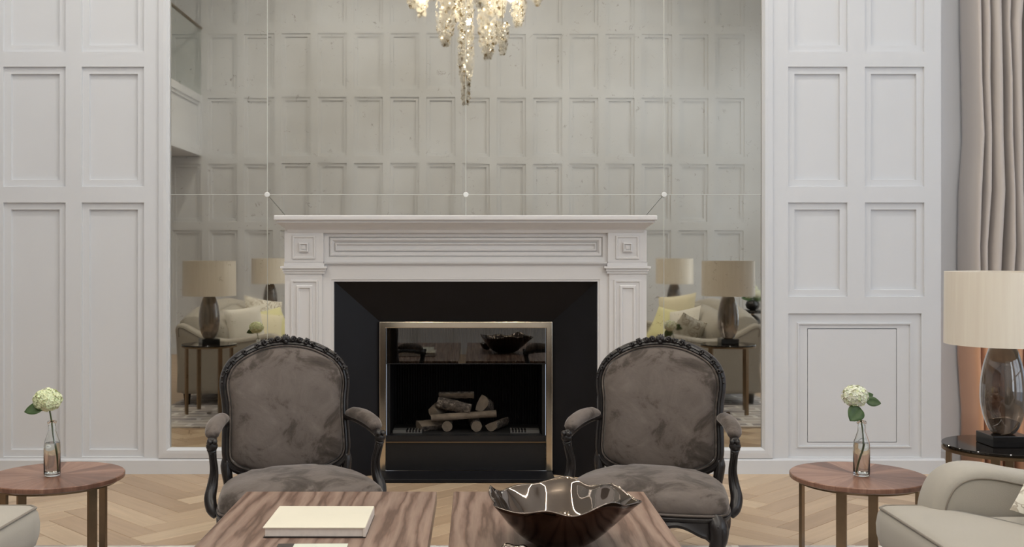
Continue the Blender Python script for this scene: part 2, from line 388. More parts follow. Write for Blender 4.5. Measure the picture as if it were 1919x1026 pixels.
for X, Y, A in far:
    c_, s_ = math.cos(A), math.sin(A)
    rs_.add([(X+c_*x-s_*y, Y+s_*x+c_*y, z) for x, y, z in pm.v], pm.f)
stuff(rs_.build('plank_field', 'oak', floor))

struct(MB().box(XL-.2, YB-.2, ZC+.15, XR+.2, 7.0, ZC+.3).build('ceiling', 'ceiling'))
cl = bpy.data.objects['ceiling']
cv = MB()   # dropped border round the cove
for x0, y0, x1, y1 in ((XL, YB, -2.4, 7.0), (2.3, YB, XR, 7.0), (-2.4, YB, 2.3, .3), (-2.4, 4.9, 2.3, 7.0)): cv.box(x0, y0, ZC, x1, y1, ZC+.15)
cv.build('cove_border', 'ceiling', cl)
ld = MB()
for x0, y0, x1, y1 in ((-2.4, .3, -2.36, 4.9), (2.26, .3, 2.3, 4.9), (-2.36, .3, 2.26, .34), (-2.36, 4.86, 2.26, 4.9)): ld.box(x0, y0, ZC+.03, x1, y1, ZC+.06)
ld.build('cove_light', 'led', cl)

PROF = [(0, 0), (.002, .014), (.040, .014), (.043, .030)]
def panel_mesh(wd, ht, prof=PROF, lip=0):
    return MB().frames(-wd/2, -ht/2, wd/2, ht/2, prof)
def face_with_holes(mb, x0, z0, x1, z1, holes, y=0, th=.035):
    """flat stiles and rails round the rectangular holes (cells of a grid)"""
    xs = sorted({x0, x1}|{h[0] for h in holes}|{h[2] for h in holes}); zs = sorted({z0, z1}|{h[1] for h in holes}|{h[3] for h in holes})
    for j in range(len(zs)-1):
        run = None
        for i in range(len(xs)):
            solid = False
            if i < len(xs)-1:
                cx_, cz_ = (xs[i]+xs[i+1])/2, (zs[j]+zs[j+1])/2
                solid = not any(h[0] < cx_ < h[2] and h[1] < cz_ < h[3] for h in holes)
            if solid and run is None: run = xs[i]
            if not solid and run is not None:
                mb.box(run, y, zs[j], xs[i], y+th, zs[j+1]); run = None
pcache = {}
def wall_with_panels(name, x0, z0, x1, z1, holes, origin, rz, mat='paint', back=True, special=None):
    mb = MB(); face_with_holes(mb, x0, z0, x1, z1, holes)
    if back: mb.box(x0, .0352, z0, x1, .1, z1)
    wl = struct(mb.build(name, mat, None, loc=origin, rot=(0, 0, rz)))
    for h in holes:
        if special and h in special: continue
        key = (round(h[2]-h[0], 4), round(h[3]-h[1], 4), mat)
        if key not in pcache: pcache[key] = panel_mesh(key[0], key[1]).build('wall_panel', mat, wl); o = pcache[key]
        else: o = pcache[key].copy(); C.objects.link(o); o.parent = wl
        o.location = ((h[0]+h[2])/2, 0, (h[1]+h[3])/2)
    return wl
ROWS = [(.096, 1.58), (1.673, 2.373), (2.46, 3.16), (3.25, 3.95), (4.04, 4.74)]
# front wall, left of the mirror
holes = [(-1.935-.364-.457*k, z0, -1.935-.457*k, z1) for k in range(6) for z0, z1 in ROWS]
wall_with_panels('wall_front', XL, 0, -1.785, ZC, holes, (0, YW, 0), 0)
# front wall, right of the mirror
rrows = [(1.03, 1.58)]+ROWS[1:]
holes = [(x0, z0, x1, z1) for x0, x1 in ((1.82, 2.165), (2.267, 2.613)) for z0, z1 in rrows]
big = (1.82, .093, 2.597, .933)
wr = wall_with_panels('wall_front_right', 1.68, 0, 2.71, ZC, holes+[big], (0, YW, 0), 0, special=[big])
MB().frames(big[0], big[1], big[2], big[3], [(0, 0), (.002, .014), (.055, .014), (.057, .006), (.064, .006), (.066, .016)], False).rings([[(x0, y, z0), (x1, y, z0), (x1, y, z1), (x0, y, z1)] for x0, z0, x1, z1, y in ((1.886, .159, 2.531, .867, .016), (1.936, .178, 2.459, .845, .016), (1.936, .178, 2.459, .845, .034))], True, False, True).build('access_panel_frame', 'paint', wr)
MB().box(1.9395, .0168, .1815, 2.4555, .030, .8405).build('access_panel', 'paint', wr)
struct(MB().box(-1.785, YW+.035, 1.25, 1.68, YW+.1, ZC).build('wall_front_centre', 'paint'))
mb = MB(); mb.box(-1.785, YW+.035, .0, -.82, YW+.1, 1.2495); mb.box(.72, YW+.035, 0, 1.68, YW+.1, 1.2495)
mb.build('lower_lining', 'paint', bpy.data.objects['wall_front_centre'])
MB().box(-1.785, YW, 4.0, 1.68, YW+.0345, ZC).build('upper_lining', 'paint', bpy.data.objects['wall_front_centre'])
# niche right of the pier
mb = MB(); mb.box(2.61, YW+.102, 0, 2.71, 6.5, ZC); mb.box(2.61, 6.5, 0, XR+.2, 6.6, ZC)
struct(mb.build('wall_niche', 'grey_wall'))
BROWS = [(.096, 1.565), (1.673, 2.40), (2.49, 3.235), (3.34, 4.04), (4.15, 4.85)]
# back wall (seen in the mirror), panelled like the front wall
holes = [(-1.646-.364+.457*k+.0, z0, -1.646+.457*k, z1) for k in range(-5, 12) for z0, z1 in BROWS]
holes = [(-h[2], h[1], -h[0], h[3]) for h in holes]
holes = [h for h in holes if h[0] > -XR+.03 and h[2] < -XL-.03]
wall_with_panels('wall_back', -XR, 0, -XL, ZC, holes, (0, YB, 0), PI)
# left wall and panelled balcony front
struct(MB().box(XL-.1, YB, 0, XL, 7.0, ZC).build('wall_left', 'paint'))
holes = [(.1+1.5*k, 2.5+.09, .1+1.5*k+1.38, 3.26-.09) for k in range(5)]
mb = MB(); face_with_holes(mb, 0, 2.5, 7.22, 3.26, holes)
mb.box(0, .0352, 2.5, 7.22, 1.145, 3.26)
bal = struct(mb.build('trim_balcony', 'paint', None, loc=(-3.45, YB, 0), rot=(0, 0, PI/2)))
for i, h in enumerate(holes):
    if i == 0: pp = panel_mesh(1.38, .58).build('balcony_panel', 'paint', bal); o = pp
    else: o = pp.copy(); C.objects.link(o); o.parent = bal
    o.location = ((h[0]+h[2])/2, 0, (h[1]+h[3])/2)
for k in range(4):
    if k == 0: gp = MB().box(0, 0, 0, 1.79, .012, .84).build('glass_pane', 'rail_glass', bal); o = gp
    else: o = gp.copy(); C.objects.link(o); o.parent = bal
    o.location = (1.8*k+.005, .012, 3.262)
MB().box(0, .002, 4.104, 7.22, .036, 4.125).build('handrail', 'bronze', bal)
# right wall with three tall windows
holes = [(XRy0-YB, .25, XRy1-YB, 4.1) for XRy0, XRy1 in WIN]
holes_r = [(7.5-h[2], h[1], 7.5-h[0], h[3]) for h in holes]
mb = MB(); face_with_holes(mb, 0, 0, 7.5, ZC, holes_r, 0, .12)
struct(mb.build('wall_right', 'paint', None, loc=(XR, YB+7.5, 0), rot=(0, 0, -PI/2)))
for k, (a, b2) in enumerate(WIN):
    mb = MB(); zz = [.25, 1.2, 2.15, 3.1, 4.1]
    mb.box(XR+.04, a, .25, XR+.09, a+.05, 4.1).box(XR+.04, b2-.05, .25, XR+.09, b2, 4.1).box(XR+.045, (a+b2)/2-.02, .25, XR+.085, (a+b2)/2+.02, 4.1)
    for z in zz: mb.box(XR+.042, a+.05, z-.02 if z > .3 else z, XR+.088, b2-.05, z+.03 if z < 4 else z)
    struct(mb.build('window_%d' % (k+1), 'paint'))
# baseboards and trims
def base(name, x0, x1, y):
    mb = MB(); mb.box(x0, y-.018, 0, x1, y-.0005, .078); mb.add([(x0,y-.018,.078),(x1,y-.018,.078),(x1,y-.006,.088),(x0,y-.006,.088),(x0,y-.0005,.078),(x1,y-.0005,.078),(x1,y-.0005,.088),(x0,y-.0005,.088)],
        [(0,1,2,3),(3,2,6,7),(0,3,7,4),(1,5,6,2),(4,5,1,0)]); return struct(mb.build(name, 'paint'))
base('baseboard_left', XL+.01, -1.12, YW); base('baseboard_right', 1.0, 2.728, YW); base('baseboard_niche', 2.712, XR-.01, 6.4995)
bb = MB(); bb.box(-4.15, YB+.0005, 0, 4.15, YB+.018, .085); struct(bb.build('baseboard_back', 'paint'))
mb = MB(); mb.frames(-1.848, .089, 1.728, 4.06, [(0, YW-.0005), (.001, YW-.012), (.03, YW-.016), (.047, YW-.016), (.06, YW+.004), (.0605, YW+.03)], False)
struct(mb.build('trim_mirror', 'paint'))

# ------------------------------------------------------------------ mirror
mir = thing('wall_mirror', 'huge antiqued mirror of jointed panes rising behind and around the white fireplace', 'mirror', (0, YW+.018, .134))
def pane(poly, tx, tz):
    cx_ = sum(p[0] for p in poly)/len(poly); cz_ = sum(p[1] for p in poly)/len(poly)
    f = [(x, math.tan(math.radians(tx))*(x-cx_)+math.tan(math.radians(tz))*(z-cz_), z-.134) for x, z in poly]
    bk = [(x, .008, z) for x, y, z in f]
    n = len(poly); mb = MB(); mb.add(f+bk, [tuple(range(n)), tuple(range(2*n-1, n-1, -1))]+[(i, i+n, (i+1) % n+n, (i+1) % n) for i in range(n)])
    return mb.build('mirror_pane', 'mirror', mir)
K = [-1.219, -.059, 1.098]; ZS = 1.627; g = .0011
X0m, X1m = -1.785, 1.668
mb = MB(); mb.box(X0m, .012, .002, -.83, .0165, 3.866); mb.box(.71, .012, .002, X1m, .0165, 3.866); mb.box(-.83, .012, 1.07, .71, .0165, 3.866); mb.build('mirror_backing', 'seam', mir)
xs = [X0m]+K+[X1m]
tup = [(.02, .03), (-.05, -.02), (.04, .02), (-.03, .04)]
for k in range(4): pane([(xs[k]+g, ZS+g), (xs[k+1]-g, ZS+g), (xs[k+1]-g, 4.0), (xs[k]+g, 4.0)], *tup[k])
q = (-.939, 1.30); q2 = (.818, 1.30)
pane([(X0m+g, .136), (K[0]-g, .136), (K[0]-g, ZS-g), (X0m+g, ZS-g)], -.03, .03)
pane([(K[0]+g, .136), (q[0]-g, .136), (q[0]-g, q[1]), (K[0]+g, ZS-2.4*g)], .02, .02)
pane([(q[0]+g, 1.2), (K[1]-g, 1.2), (K[1]-g, ZS-g), (K[0]+2.4*g, ZS-g), (q[0]+g, q[1]+g)], .03, -.04)
pane([(K[1]+g, 1.2), (q2[0]-g, 1.2), (q2[0]-g, q2[1]+g), (K[2]-2.4*g, ZS-g), (K[1]+g, ZS-g)], .03, .06)
pane([(q2[0]+g, .136), (K[2]-g, .136), (K[2]-g, ZS-2.4*g), (q2[0]+g, q2[1])], -.02, .03)
pane([(K[2]+g, .136), (X1m-g, .136), (X1m-g, ZS-g), (K[2]+g, ZS-g)], .02, .04)
for x in K: MB().box(x-.0013, -.0022, .002, x+.0013, .0115, 3.866).build('mirror_joint', 'seam', mir) if x != K[1] else MB().box(x-.0013, -.0022, 1.07, x+.0013, .0115, 3.866).build('mirror_joint', 'seam', mir)
MB().box(X0m, -.0024, ZS-.134-.0014, X1m, .0115, ZS-.134+.0014).build('mirror_joint', 'seam', mir)
for x in K:
    mb = MB(); mb.rings([[(r*math.cos(2*PI*i/20), y, r*math.sin(2*PI*i/20)) for i in range(20)] for r, y in ((.016, -.0075), (.016, -.011), (.012, -.014))])
    mb.build('mirror_clip', 'clip', mir, loc=(x, 0, ZS-.134))

# ------------------------------------------------------------------ fireplace mantel
fp = thing('fireplace', 'white classical mantelpiece with panelled frieze and black splayed slate opening', 'fireplace', (AX, YW, 0))
F = -.2                              # front plane of the mantel (local y)
mb = MB()
# shelf with stepped mouldings
def band(mb, hw, z0, z1, y): mb.box(-hw, y, z0, hw, .0155, z1)
sh = MB(); band(sh, 1.064, 1.468, 1.497, F-.105); sh.build('shelf', 'mantel', fp, bevel=.006)
cr = MB()
prof = [(F-.088, 1.052, 1.468), (F-.088, 1.052, 1.456), (F-.075, 1.04, 1.447), (F-.05, 1.02, 1.432), (F-.03, 1.006, 1.418), (F-.022, 1.0, 1.40)]
cr.rings([[(-hw, .015, z), (-hw, y, z), (hw, y, z), (hw, .015, z)] for y, hw, z in prof]); cr.build('crown_moulding', 'mantel', fp)
fr = MB(); hi = .80; zt, zb = 1.405, 1.236
# frieze body split into centre field with stepped frames
fr.frames(-.80, zb, .80, zt, [(0, .015), (0, F), (.026, F), (.030, F+.014), (.036, F+.006), (.046, F+.006), (.060, F+.022), (.064, F+.010), (.070, F+.010), (.073, F+.020)])
fr.build('frieze', 'mantel', fp)
# small upper fillets of frieze recess shadow line
for s in (-1, 1):
    x0, x1 = sorted((s*.80, s*1.018))
    cb = MB(); cb.box(x0, F-.02, zb, x1, .015, 1.415)
    cb.build('corner_block', 'mantel', fp)
    rb = MB(); xm = (x0+x1)/2
    rb.frames(xm-.066, 1.252, xm+.066, 1.384, [(0, F-.0205), (.002, F-.027), (.010, F-.027), (.014, F-.0215), (.024, F-.0212), (.040, F-.0205), (.041, F-.036), (.047, F-.038), (.051, F-.030), (.056, F-.030), (.057, F-.036)])
    rb.build('rosette', 'mantel', fp)
    pl = MB(); pl.box(x0+.008*(s > 0), F-.014, 0, x1-.008*(s < 0), .015, 1.17); pl.build('pilaster', 'mantel', fp)
    pp_ = MB(); pp_.frames(x0+.035, .16, x1-.030, 1.135, [(0, F-.0145), (.001, F-.022), (.010, F-.022), (.014, F-.0155), (.030, F-.0152), (.034, F-.026), (.044, F-.026), (.05, F-.0175), (.054, F-.0175)])
    pp_.build('pilaster_moulding', 'mantel', fp)
    cp = MB(); 
    for z0, z1, d in ((1.17, 1.184, .006), (1.184, 1.20, .012), (1.20, 1.212, .022), (1.212, 1.236, .004)): cp.box(x0-.0+(-d if s > 0 else -d), F-.014-d, z0, x1+d, .015, z1)
    cp.build('capital', 'mantel', fp)
    pb = MB(); pb.box(x0-.006, F-.026, 0, x1+.006, .015, .12); pb.box(x0-.003, F-.021, .12, x1+.003, .015, .135); pb.build('plinth', 'mantel', fp)
a2 = MB(); a2.box(-.80, F-.012, 1.222, .80, .015, 1.2355); a2.box(-.80, F-.018, 1.229, .80, F-.0121, 1.2352); a2.build('architrave_moulding', 'mantel', fp)
arch = MB()
arch.rings([[(-.812, y, 0), (-.812, y, 1.2215), (.812, y, 1.2215), (.812, y, 0), (i, y, 0), (i, y, zt2), (-i, y, zt2), (-i, y, 0)] for y, i, zt2 in ((F, .757, 1.137), (.015, .757, 1.137))])
arch.build('architrave', 'mantel', fp)
bd = MB(); bd.rings([[(-.757, y, 0), (-.757, y, 1.137), (.757, y, 1.137), (.757, y, 0), (.745, y, 0), (.745, y, 1.125), (-.745, y, 1.125), (-.745, y, 0)] for y in (F+.004, F+.03)])
bd.build('opening_bead', 'mantel', fp)
sr = MB(); yi = -.03
for poly in ([(-.745, F+.032, 0), (-.745, F+.032, 1.125), (-.5, yi, .888), (-.5, yi, 0)], [(.745, F+.032, 0), (.5, yi, 0), (.5, yi, .888), (.745, F+.032, 1.125)], [(-.745, F+.032, 1.125), (.745, F+.032, 1.125), (.5, yi, .888), (-.5, yi, .888)]):
    sr2 = MB(); bk = [(x*1.0, y+.02, z) for x, y, z in poly]; sr2.add(poly+bk, [(0,1,2,3), (7,6,5,4)]+[(i, i+4, (i+1) % 4+4, (i+1) % 4) for i in range(4)])
    sr2.build('splayed_slab', 'surround', fp)
hs = MB(); hs.box(-.5, -.262, 0.001, .5, -.035, .022); hs.build('hearth_slab', 'surround', fp, bevel=.003)

# the fire insert
fi = thing('fire_insert', 'brass-framed glass-fronted black fire box set inside the slate surround', 'fireplace insert', (AX, YW-.03, 0))
mb = MB(); w_, t_ = .5, .036
mb.rings([[(-w_, y, .024), (-w_, y, .888), (w_, y, .888), (w_, y, .024), (w_-t_, y, .024), (w_-t_, y, .888-t_), (-w_+t_, y, .888-t_), (-w_+t_, y, .024)] for y in (-.022, .03)])
mb.build('brass_frame', 'brass', fi, bevel=.003)
mb = MB(); mb.box(-.463, .0, .024, .463, .02, .185); mb.box(-.463, -.006, .1855, .463, .03, .190).build('lower_panel', 'black_metal', fi)
MB().box(-.463, -.010, .186, .463, -.0065, .192).build('trim_strip', 'bronze', fi)
MB().box(-.463, .0, .191, .463, .05, .225).build('sill', 'black_metal', fi)
mb = MB(); mb.box(-.463, .031, .20, -.443, .45, .888); mb.box(.443, .031, .20, .463, .45, .888); mb.box(-.463, .45, 0, .463, .47, .888); mb.box(-.463, .031, .852, .463, .45, .888); mb.box(-.463, .051, .19, .463, .449, .21)
mb.build('fire_box', 'black_metal', fi)
mb = MB()
n = 56; pts = []
for i in range(n*2):
    x = -.442+.884*i/(n*2-1); pts.append((x, .445 if i % 2 else .43))
mb.rings([[(x, y, z) for x, y in pts] for z in (.211, .85)], False, False, False); mb.build('ribbed_back', 'iron', fi)
mb = MB(); mb.box(-.44, .06, .2105, .44, .40, .226); mb.build('grate_tray', 'iron', fi)
for s in (-1, 1):
    mb = MB(); mb.box(*(sorted((s*.26, s*.43))[0], .075, .2265, sorted((s*.26, s*.43))[1], .17, .242)); mb.build('burner_cover', 'ash', fi)
    mb = MB()
    for k in range(5): x = s*(.275+.018*k); mb.box(x-.005, .074, .232, x+.005, .155, .2435)
    mb.build('vent_slots', 'black_stone', fi)
MB().box(-.463, .004, .645, .463, .009, .850).build('glass_door', 'door_glass', fi)
MB().box(-.463, .002, .640, .463, .011, .6448).build('door_edge', 'black_metal', fi)

# ---- logs
def log(name, p0, p1, r, label, mats, shape='round', rotk=0):
    p0, p1 = Vector(p0), Vector(p1); d = (p1-p0); L = d.length; rnd = random.Random(hash(label) % 1000 if False else int(r*1e5)+int(L*1e4))
    mb = MB(); seg = 14; rs = []
    for k in range(9):
        t = k/8; ring = []
        for i in range(seg):
            a = 2*PI*i/seg+rotk
            rr = r
            if shape == 'split':
                rr = r*min(1, .35/max(.2, math.cos((i/seg)*2*PI))) if math.cos((i/seg)*2*PI) > .35 else r
            rr *= 1+rnd.uniform(-.07, .07)
            ring.append((rr*math.cos(a), rr*math.sin(a), -L/2+t*L))
        rs.append(ring)
    mb.rings(rs)
    o = mb.build(name, mats, auto=40)
    if len(mats) > 1:
        me = o.data
        for p in me.polygons:
            c = p.center; a = (math.atan2(c.y, c.x)-rotk) % (2*PI)
            if abs(p.normal.z) > .8 or (shape == 'split' and math.cos(a) > .3): p.material_index = 1
    o.location = (p0+p1)/2; o.rotation_mode = 'QUATERNION'; o.rotation_quaternion = d.normalized().to_track_quat('Z', 'Y')
    return tag(o, label, 'log', 'split logs stacked in the fireplace')
Yf = YW+.12
def fx(px): return (px-892)/315.0
def fz(py): return 1.3+(470-py)/315.0
log('fire_log', (fx(785), Yf, .262), (fx(830), Yf+.08, .262), .040, 'split log lying lowest at the left end of the fire pile', ['bark', 'log_end'], 'split', 1.9)
log('fire_log', (fx(838), Yf-.02, .258), (fx(838), Yf+.2, .258), .031, 'pale round log end in the bottom row under the long split plank', ['bark', 'log_end'])
log('fire_log', (fx(893), Yf-.03, .259), (fx(888), Yf+.2, .259), .032, 'round cut log end at the bottom middle of the fire pile', ['bark', 'log_end'])
log('fire_log', (fx(920), Yf-.01, .264), (fx(945), Yf+.17, .264), .037, 'split log lying lowest at the right end of the fire pile', ['bark', 'log_end'], 'split', 1.2)
log('fire_log', (fx(808), Yf-.01, .305), (fx(930), Yf+.01, .330), .021, 'long thin pale split plank lying across the lower logs', ['log_end', 'log_end'], 'split', 0)
log('fire_log', (fx(815), Yf+.02, .335), (fx(832), Yf+.17, .365), .042, 'split log with pale cut face at the left side of the fire pile', ['bark', 'log_end'], 'split', 2.6)
log('fire_log', (fx(820), Yf+.03, .395), (fx(882), Yf+.01, .352), .034, 'dark rough-barked log slanting across the front of the fire pile', ['bark', 'bark'])
log('fire_log', (fx(900), Yf+.06, .385), (fx(912), Yf+.16, .345), .050, 'split log with curved pale face on the right side of the pile', ['bark', 'log_end'], 'split', .3)
log('fire_log', (fx(822), Yf+.07, .428), (fx(888), Yf+.06, .432), .022, 'short split log topmost of the fire pile', ['bark', 'log_end'], 'split', 3.8)

# ------------------------------------------------------------------ curtain
mb = MB(); R = random.Random(3); cols_ = []
x = 2.925; k = 0; keys = []
while x < 4.1:
    wv = R.choice([.044, .05, .06, .085]); yv = R.uniform(6.42, 6.445)
    keys += [(x, yv+.03), (x+.06*wv, 6.34), (x+.18*wv, 6.255), (x+.50*wv, 6.245), (x+.62*wv, 6.33), (x+.66*wv, yv+.03)]; x += wv; k += 1
path = crom([(a, b2, 0) for a, b2 in keys], 4); nz = 14
rs = []
for j in range(nz+1):
    z = .012+4.6*j/nz; row = []
    for i, p in enumerate(path):
        wob = .012*math.sin(3.1*z+p.x*9)+.006*math.sin(7*z+i*.05)
        flare = 1+.05*math.exp(-z*1.5)
        row.append((2.86+(p.x-2.86)*flare+wob-.05*max(0, (2-z)/2)*0+.012*z*.3, 6.37+(p.y-6.37)*(1+.08*math.sin(z*1.3+i*.08)), z))
    rs.append(row)
rs = rs+[]; mb.rings(rs, False, False, False)
o = mb.build('curtain', 'curtain', None, smooth=True)
sd = o.modifiers.new('solid', 'SOLIDIFY'); sd.thickness = .004
tag(o, 'full-length grey silk curtain, peach in its lower part, hanging right of the panelled wall', 'curtain')

# ------------------------------------------------------------------ rug
o = MB().box(-2.55, .2, .0008, 2.5, 4.66, .012).build('area_rug', 'rug'); tag(o, 'large pale rug woven in grey and cream brick-like patches under the seating', 'rug')
RZ = .0125

# ------------------------------------------------------------------ armchair
def mirx(pts): return [(-p[0], p[1], p[2]) for p in pts]
def armchair(label, loc, rz):
    t = thing('armchair', label, 'armchair', loc, rz, 'carved velvet armchairs before the fireplace')
    # back outline (u, v), counter-clockwise seen from the front (-Y)
    half = [(0, 0), (.10, .008), (.18, .034), (.225, .055), (.248, .085), (.250, .15), (.246, .23), (.248, .31), (.256, .375), (.250, .42), (.224, .462), (.175, .497), (.10, .527), (0, .540)]
    outl = half+[(-u, v) for u, v in half[-2:0:-1]]
    o2 = [(p.x, p.y) for p in crom([(u, v, 0) for u, v in outl], 5, True)]
    cen = (0, .28); zb = .372; yb = .235; tilt = math.tan(math.radians(10))
    def bp(u, v, dy): return (u, yb+tilt*v+dy, zb+v)
    mb = MB(); prof = [(1.0, -.004), (.995, -.024), (.975, -.040), (.93, -.051), (.82, -.060), (.6, -.068), (.3, -.073), (.05, -.074)]
    rs = [[bp(*p, .02) for p in scaled(o2, 1.0, cen)]]+[[bp(*p, h) for p in scaled(o2, s, cen)] for s, h in prof]
    mb.rings(rs); mb.build('backrest', 'velvet', t, smooth=True)
    mb = MB(); rs = [[bp(*p, h) for p in scaled(o2, s, cen)] for s, h in ((1.0, .0205), (.99, .034), (.9, .046), (.5, .052), (.05, .053))]; mb.rings(rs); mb.build('outer_back', 'velvet', t, smooth=True)
    mb = MB(); mb.loop_tube([bp(*p, -.029) for p in offset(o2, .004)], .0042, 6); mb.build('back_piping', 'velvet', t, smooth=True)
    # frame: swept moulding
    mb = MB(); rr = []
    section = [(.004, -.012), (.006, -.026), (.013, -.034), (.021, -.031), (.025, -.036), (.034, -.030), (.038, -.012), (.036, .016), (.024, .030), (.004, .030)]
    offs = [offset(o2, a) for a, _ in section]; n = len(o2)
    for i in range(n+1): rr.append([bp(*offs[j][i % n], section[j][1]) for j in range(len(section))])
    mb.rings(rr, True, False, False); mb.build('back_frame', 'lacquer', t, auto=50)
    # carved crest
    mb = MB(); R = random.Random(4)
    top = [(u, v) for u, v in offset(o2, .026) if v > .40]
    for i, (u, v) in enumerate(offset(o2, .030)):
        if v < .395 or not (abs(u) < .12 or abs(u) > .225) or i % 2: continue
        s = 1 if u > 0 else -1
        mb.ball(bp(u+R.uniform(-.003, .003), v+R.uniform(-.004, .003), -.032), R.uniform(.005, .008), 7, 5)
    for s in (-1, 1):
        for (u0, v0, rad, dr) in ((.035, .572, .013, 1), (.065, .567, .011, -1), (.095, .558, .012, 1), (.13, .546, .010, -1), (.185, .520, .011, 1), (.235, .478, .012, 1), (.262, .440, .010, -1)):
            sp = []
            for k in range(14):
                a = k/13*1.6*2*PI/1.4; r_ = rad*(1-k/18); sp.append(bp(s*(u0+dr*r_*math.cos(a)), v0+r_*math.sin(a), -.036-.004*k/13))
            mb.tube(sp, lerp_list([.0045, .0035, .005], 14), 6)
        for k in range(3):
            u = .02+k*.032; mb.tube([bp(s*u, .560-u*u*.9, -.032), bp(s*(u+.012), .578-u*u*.9, -.036), bp(s*(u+.028), .574-u*u*1.0, -.03)], [.003, .007, .002], 6)
    for k in range(5):
        a = (k-2)*.42; mb.tube([bp(0, .562, -.036), bp(.014*math.sin(a), .562+.018*math.cos(a), -.044), bp(.024*math.sin(a), .562+.032*math.cos(a), -.036)], [.004, .009, .003], 7)
    mb.ball(bp(0, .562, -.045), .010, 9, 6); stuff(mb.build('carved_crest', 'lacquer', t, smooth=True))
    # small carved bottom centre of back frame
    # uprights from back frame to seat rail
    for s in (-1, 1):
        pts = crom([(s*.262, yb+.01, .47), (s*.268, yb-.0, .42), (s*.262, yb-.01, .36), (s*.245, yb-.01, .29)], 5)
        mb = MB(); mb.tube(pts, lerp_list([.016, .026, .022, .026], len(pts)), 10); mb.tube([(p.x, p.y-.020, p.z) for p in pts[3:-3]], .008, 6)
        mb.build('back_post', 'lacquer', t, smooth=True)
    # seat
    sh_ = [(0, -.318), (.10, -.322), (.20, -.312), (.275, -.296), (.318, -.262), (.328, -.20), (.316, -.08), (.290, .06), (.262, .18), (.235, .232), (.15, .240), (0, .242)]
    so = sh_+[(-x, y) for x, y in sh_[-2:0:-1]]
    so = [(p.x, p.y) for p in crom([(x, y, 0) for x, y in so], 5, True)]; sc_ = (0, -.03)
    mb = MB()
    def topz(x, y): return 0
    prof = [(.96, .325), (1.0, .328), (1.018, .345), (1.015, .365), (.985, .388), (.93, .403), (.82, .418), (.65, .430), (.4, .438), (.1, .441)]
    mb.rings([[(x, y, z-(.014 if y > .1 else 0)*(z-.33)/.1) for x, y in scaled(so, s, sc_)] for s, z in prof]); mb.build('seat', 'velvet', t, smooth=True)
    mb = MB(); mb.loop_tube([(x, y, .331) for x, y in offset(so, .006)], .005, 6); mb.build('seat_piping', 'velvet', t, smooth=True)
    # seat rail with serpentine lower edge
    def low(x, y):
        a = abs(x) if y < -.25 else abs(y+.03)
        w2 = .275
        return .262-.028*math.cos(min(a/w2, 1)*2*PI)*(.8)-.012*(a > .25)
    mb = MB(); rr = []; n = len(so); o1 = [offset(so, d) for d in (-.03, .004, .014, .010, .004, .006, .012, .006, -.012, -.03)]
    for i in range(n+1):
        lz = low(*so[i % n]); zs_ = [.327, .327, .320, .309, .304, lz+.022, lz+.012, lz, lz, .30]
        rr.append([(o1[j][i % n][0], o1[j][i % n][1], zs_[j]) for j in range(10)])
    mb.rings(rr, True, False, False); mb.build('seat_rail', 'lacquer', t, auto=50)
    mb = MB()
    for s in (-1, 1):
        for k in range(3):
            mb.tube(crom([(s*.012, -.334, .262+.012*k), (s*(.04+.01*k), -.338, .274+.008*k), (s*(.075+.008*k), -.334, .262+.01*k)], 4), lerp_list([.007, .006, .002], 9), 6)
    mb.ball((0, -.336, .268), .013, 9, 6, (1, .6, 1)); mb.build('rail_carving', 'lacquer', t, smooth=True)
    # legs
    for sx, sy in ((-1, -1), (1, -1), (-1, 1), (1, 1)):
        if sy < 0: pts = [(sx*.272, -.262, .325), (sx*.296, -.290, .285), (sx*.298, -.298, .235), (sx*.278, -.278, .16), (sx*.268, -.266, .09), (sx*.280, -.280, .035), (sx*.296, -.300, .012)]; rad = [.034, .040, .034, .024, .017, .019, .0115]
        else: pts = [(sx*.235, .205, .325), (sx*.238, .215, .26), (sx*.236, .222, .17), (sx*.240, .245, .08), (sx*.248, .270, .0125)]; rad = [.030, .028, .021, .017, .0125]
        pts = crom(pts, 5); mb = MB(); mb.tube(pts, lerp_list(rad, len(pts)), 10)
        if sy < 0:
            mb.tube([(p.x+sx*.02, p.y-.022, p.z) for p in pts[2:18]], lerp_list([.012, .009, .003], 16), 6)
            for k in range(3): mb.ball((sx*(.300+.004*k), -.318, .295-.018*k), .010-.002*k, 7, 5)
        mb.build('leg', 'lacquer', t, smooth=True)
    # arms
    for s in (-1, 1):
        pts = crom([(s*.262, .262, .600), (s*.292, .19, .605), (s*.325, .08, .594), (s*.346, -.03, .578), (s*.350, -.075, .572)], 5)
        mb = MB(); mb.tube(pts, lerp_list([.015, .016, .018, .019, .021], len(pts)), 10)
        # scrolled hand knob
        for dxk in (-.010, .010):
            sp = []
            for k in range(18):
                a = PI/2+k/17*2.3*PI; r_ = .026*(1-k/24); sp.append((s*.350+dxk, -.080-r_*math.cos(a-PI/2)*.8-.004, .562+r_*math.sin(a)*.95))
            mb.tube(sp, lerp_list([.011, .010, .008], 18), 7)
        mb.ball((s*.350, -.086, .562), .021, 10, 7, (1.15, .9, 1)); mb.build('armrest', 'lacquer', t, smooth=True)
        sup = crom([(s*.350, -.085, .548), (s*.344, -.066, .510), (s*.338, -.045, .460), (s*.344, -.045, .405), (s*.356, -.070, .355), (s*.350, -.100, .318), (s*.332, -.115, .296)], 5)
        mb = MB(); mb.tube(sup, lerp_list([.019, .015, .017, .022, .025, .024, .018], len(sup)), 10)
        mb.tube([(p.x+s*.010, p.y-.014, p.z) for p in sup[2:-5]], lerp_list([.006, .009, .010, .004], len(sup)-7), 6)
        mb.tube([(p.x-s*.008, p.y-.015, p.z) for p in sup[2:-5]], lerp_list([.005, .007, .008, .004], len(sup)-7), 6)
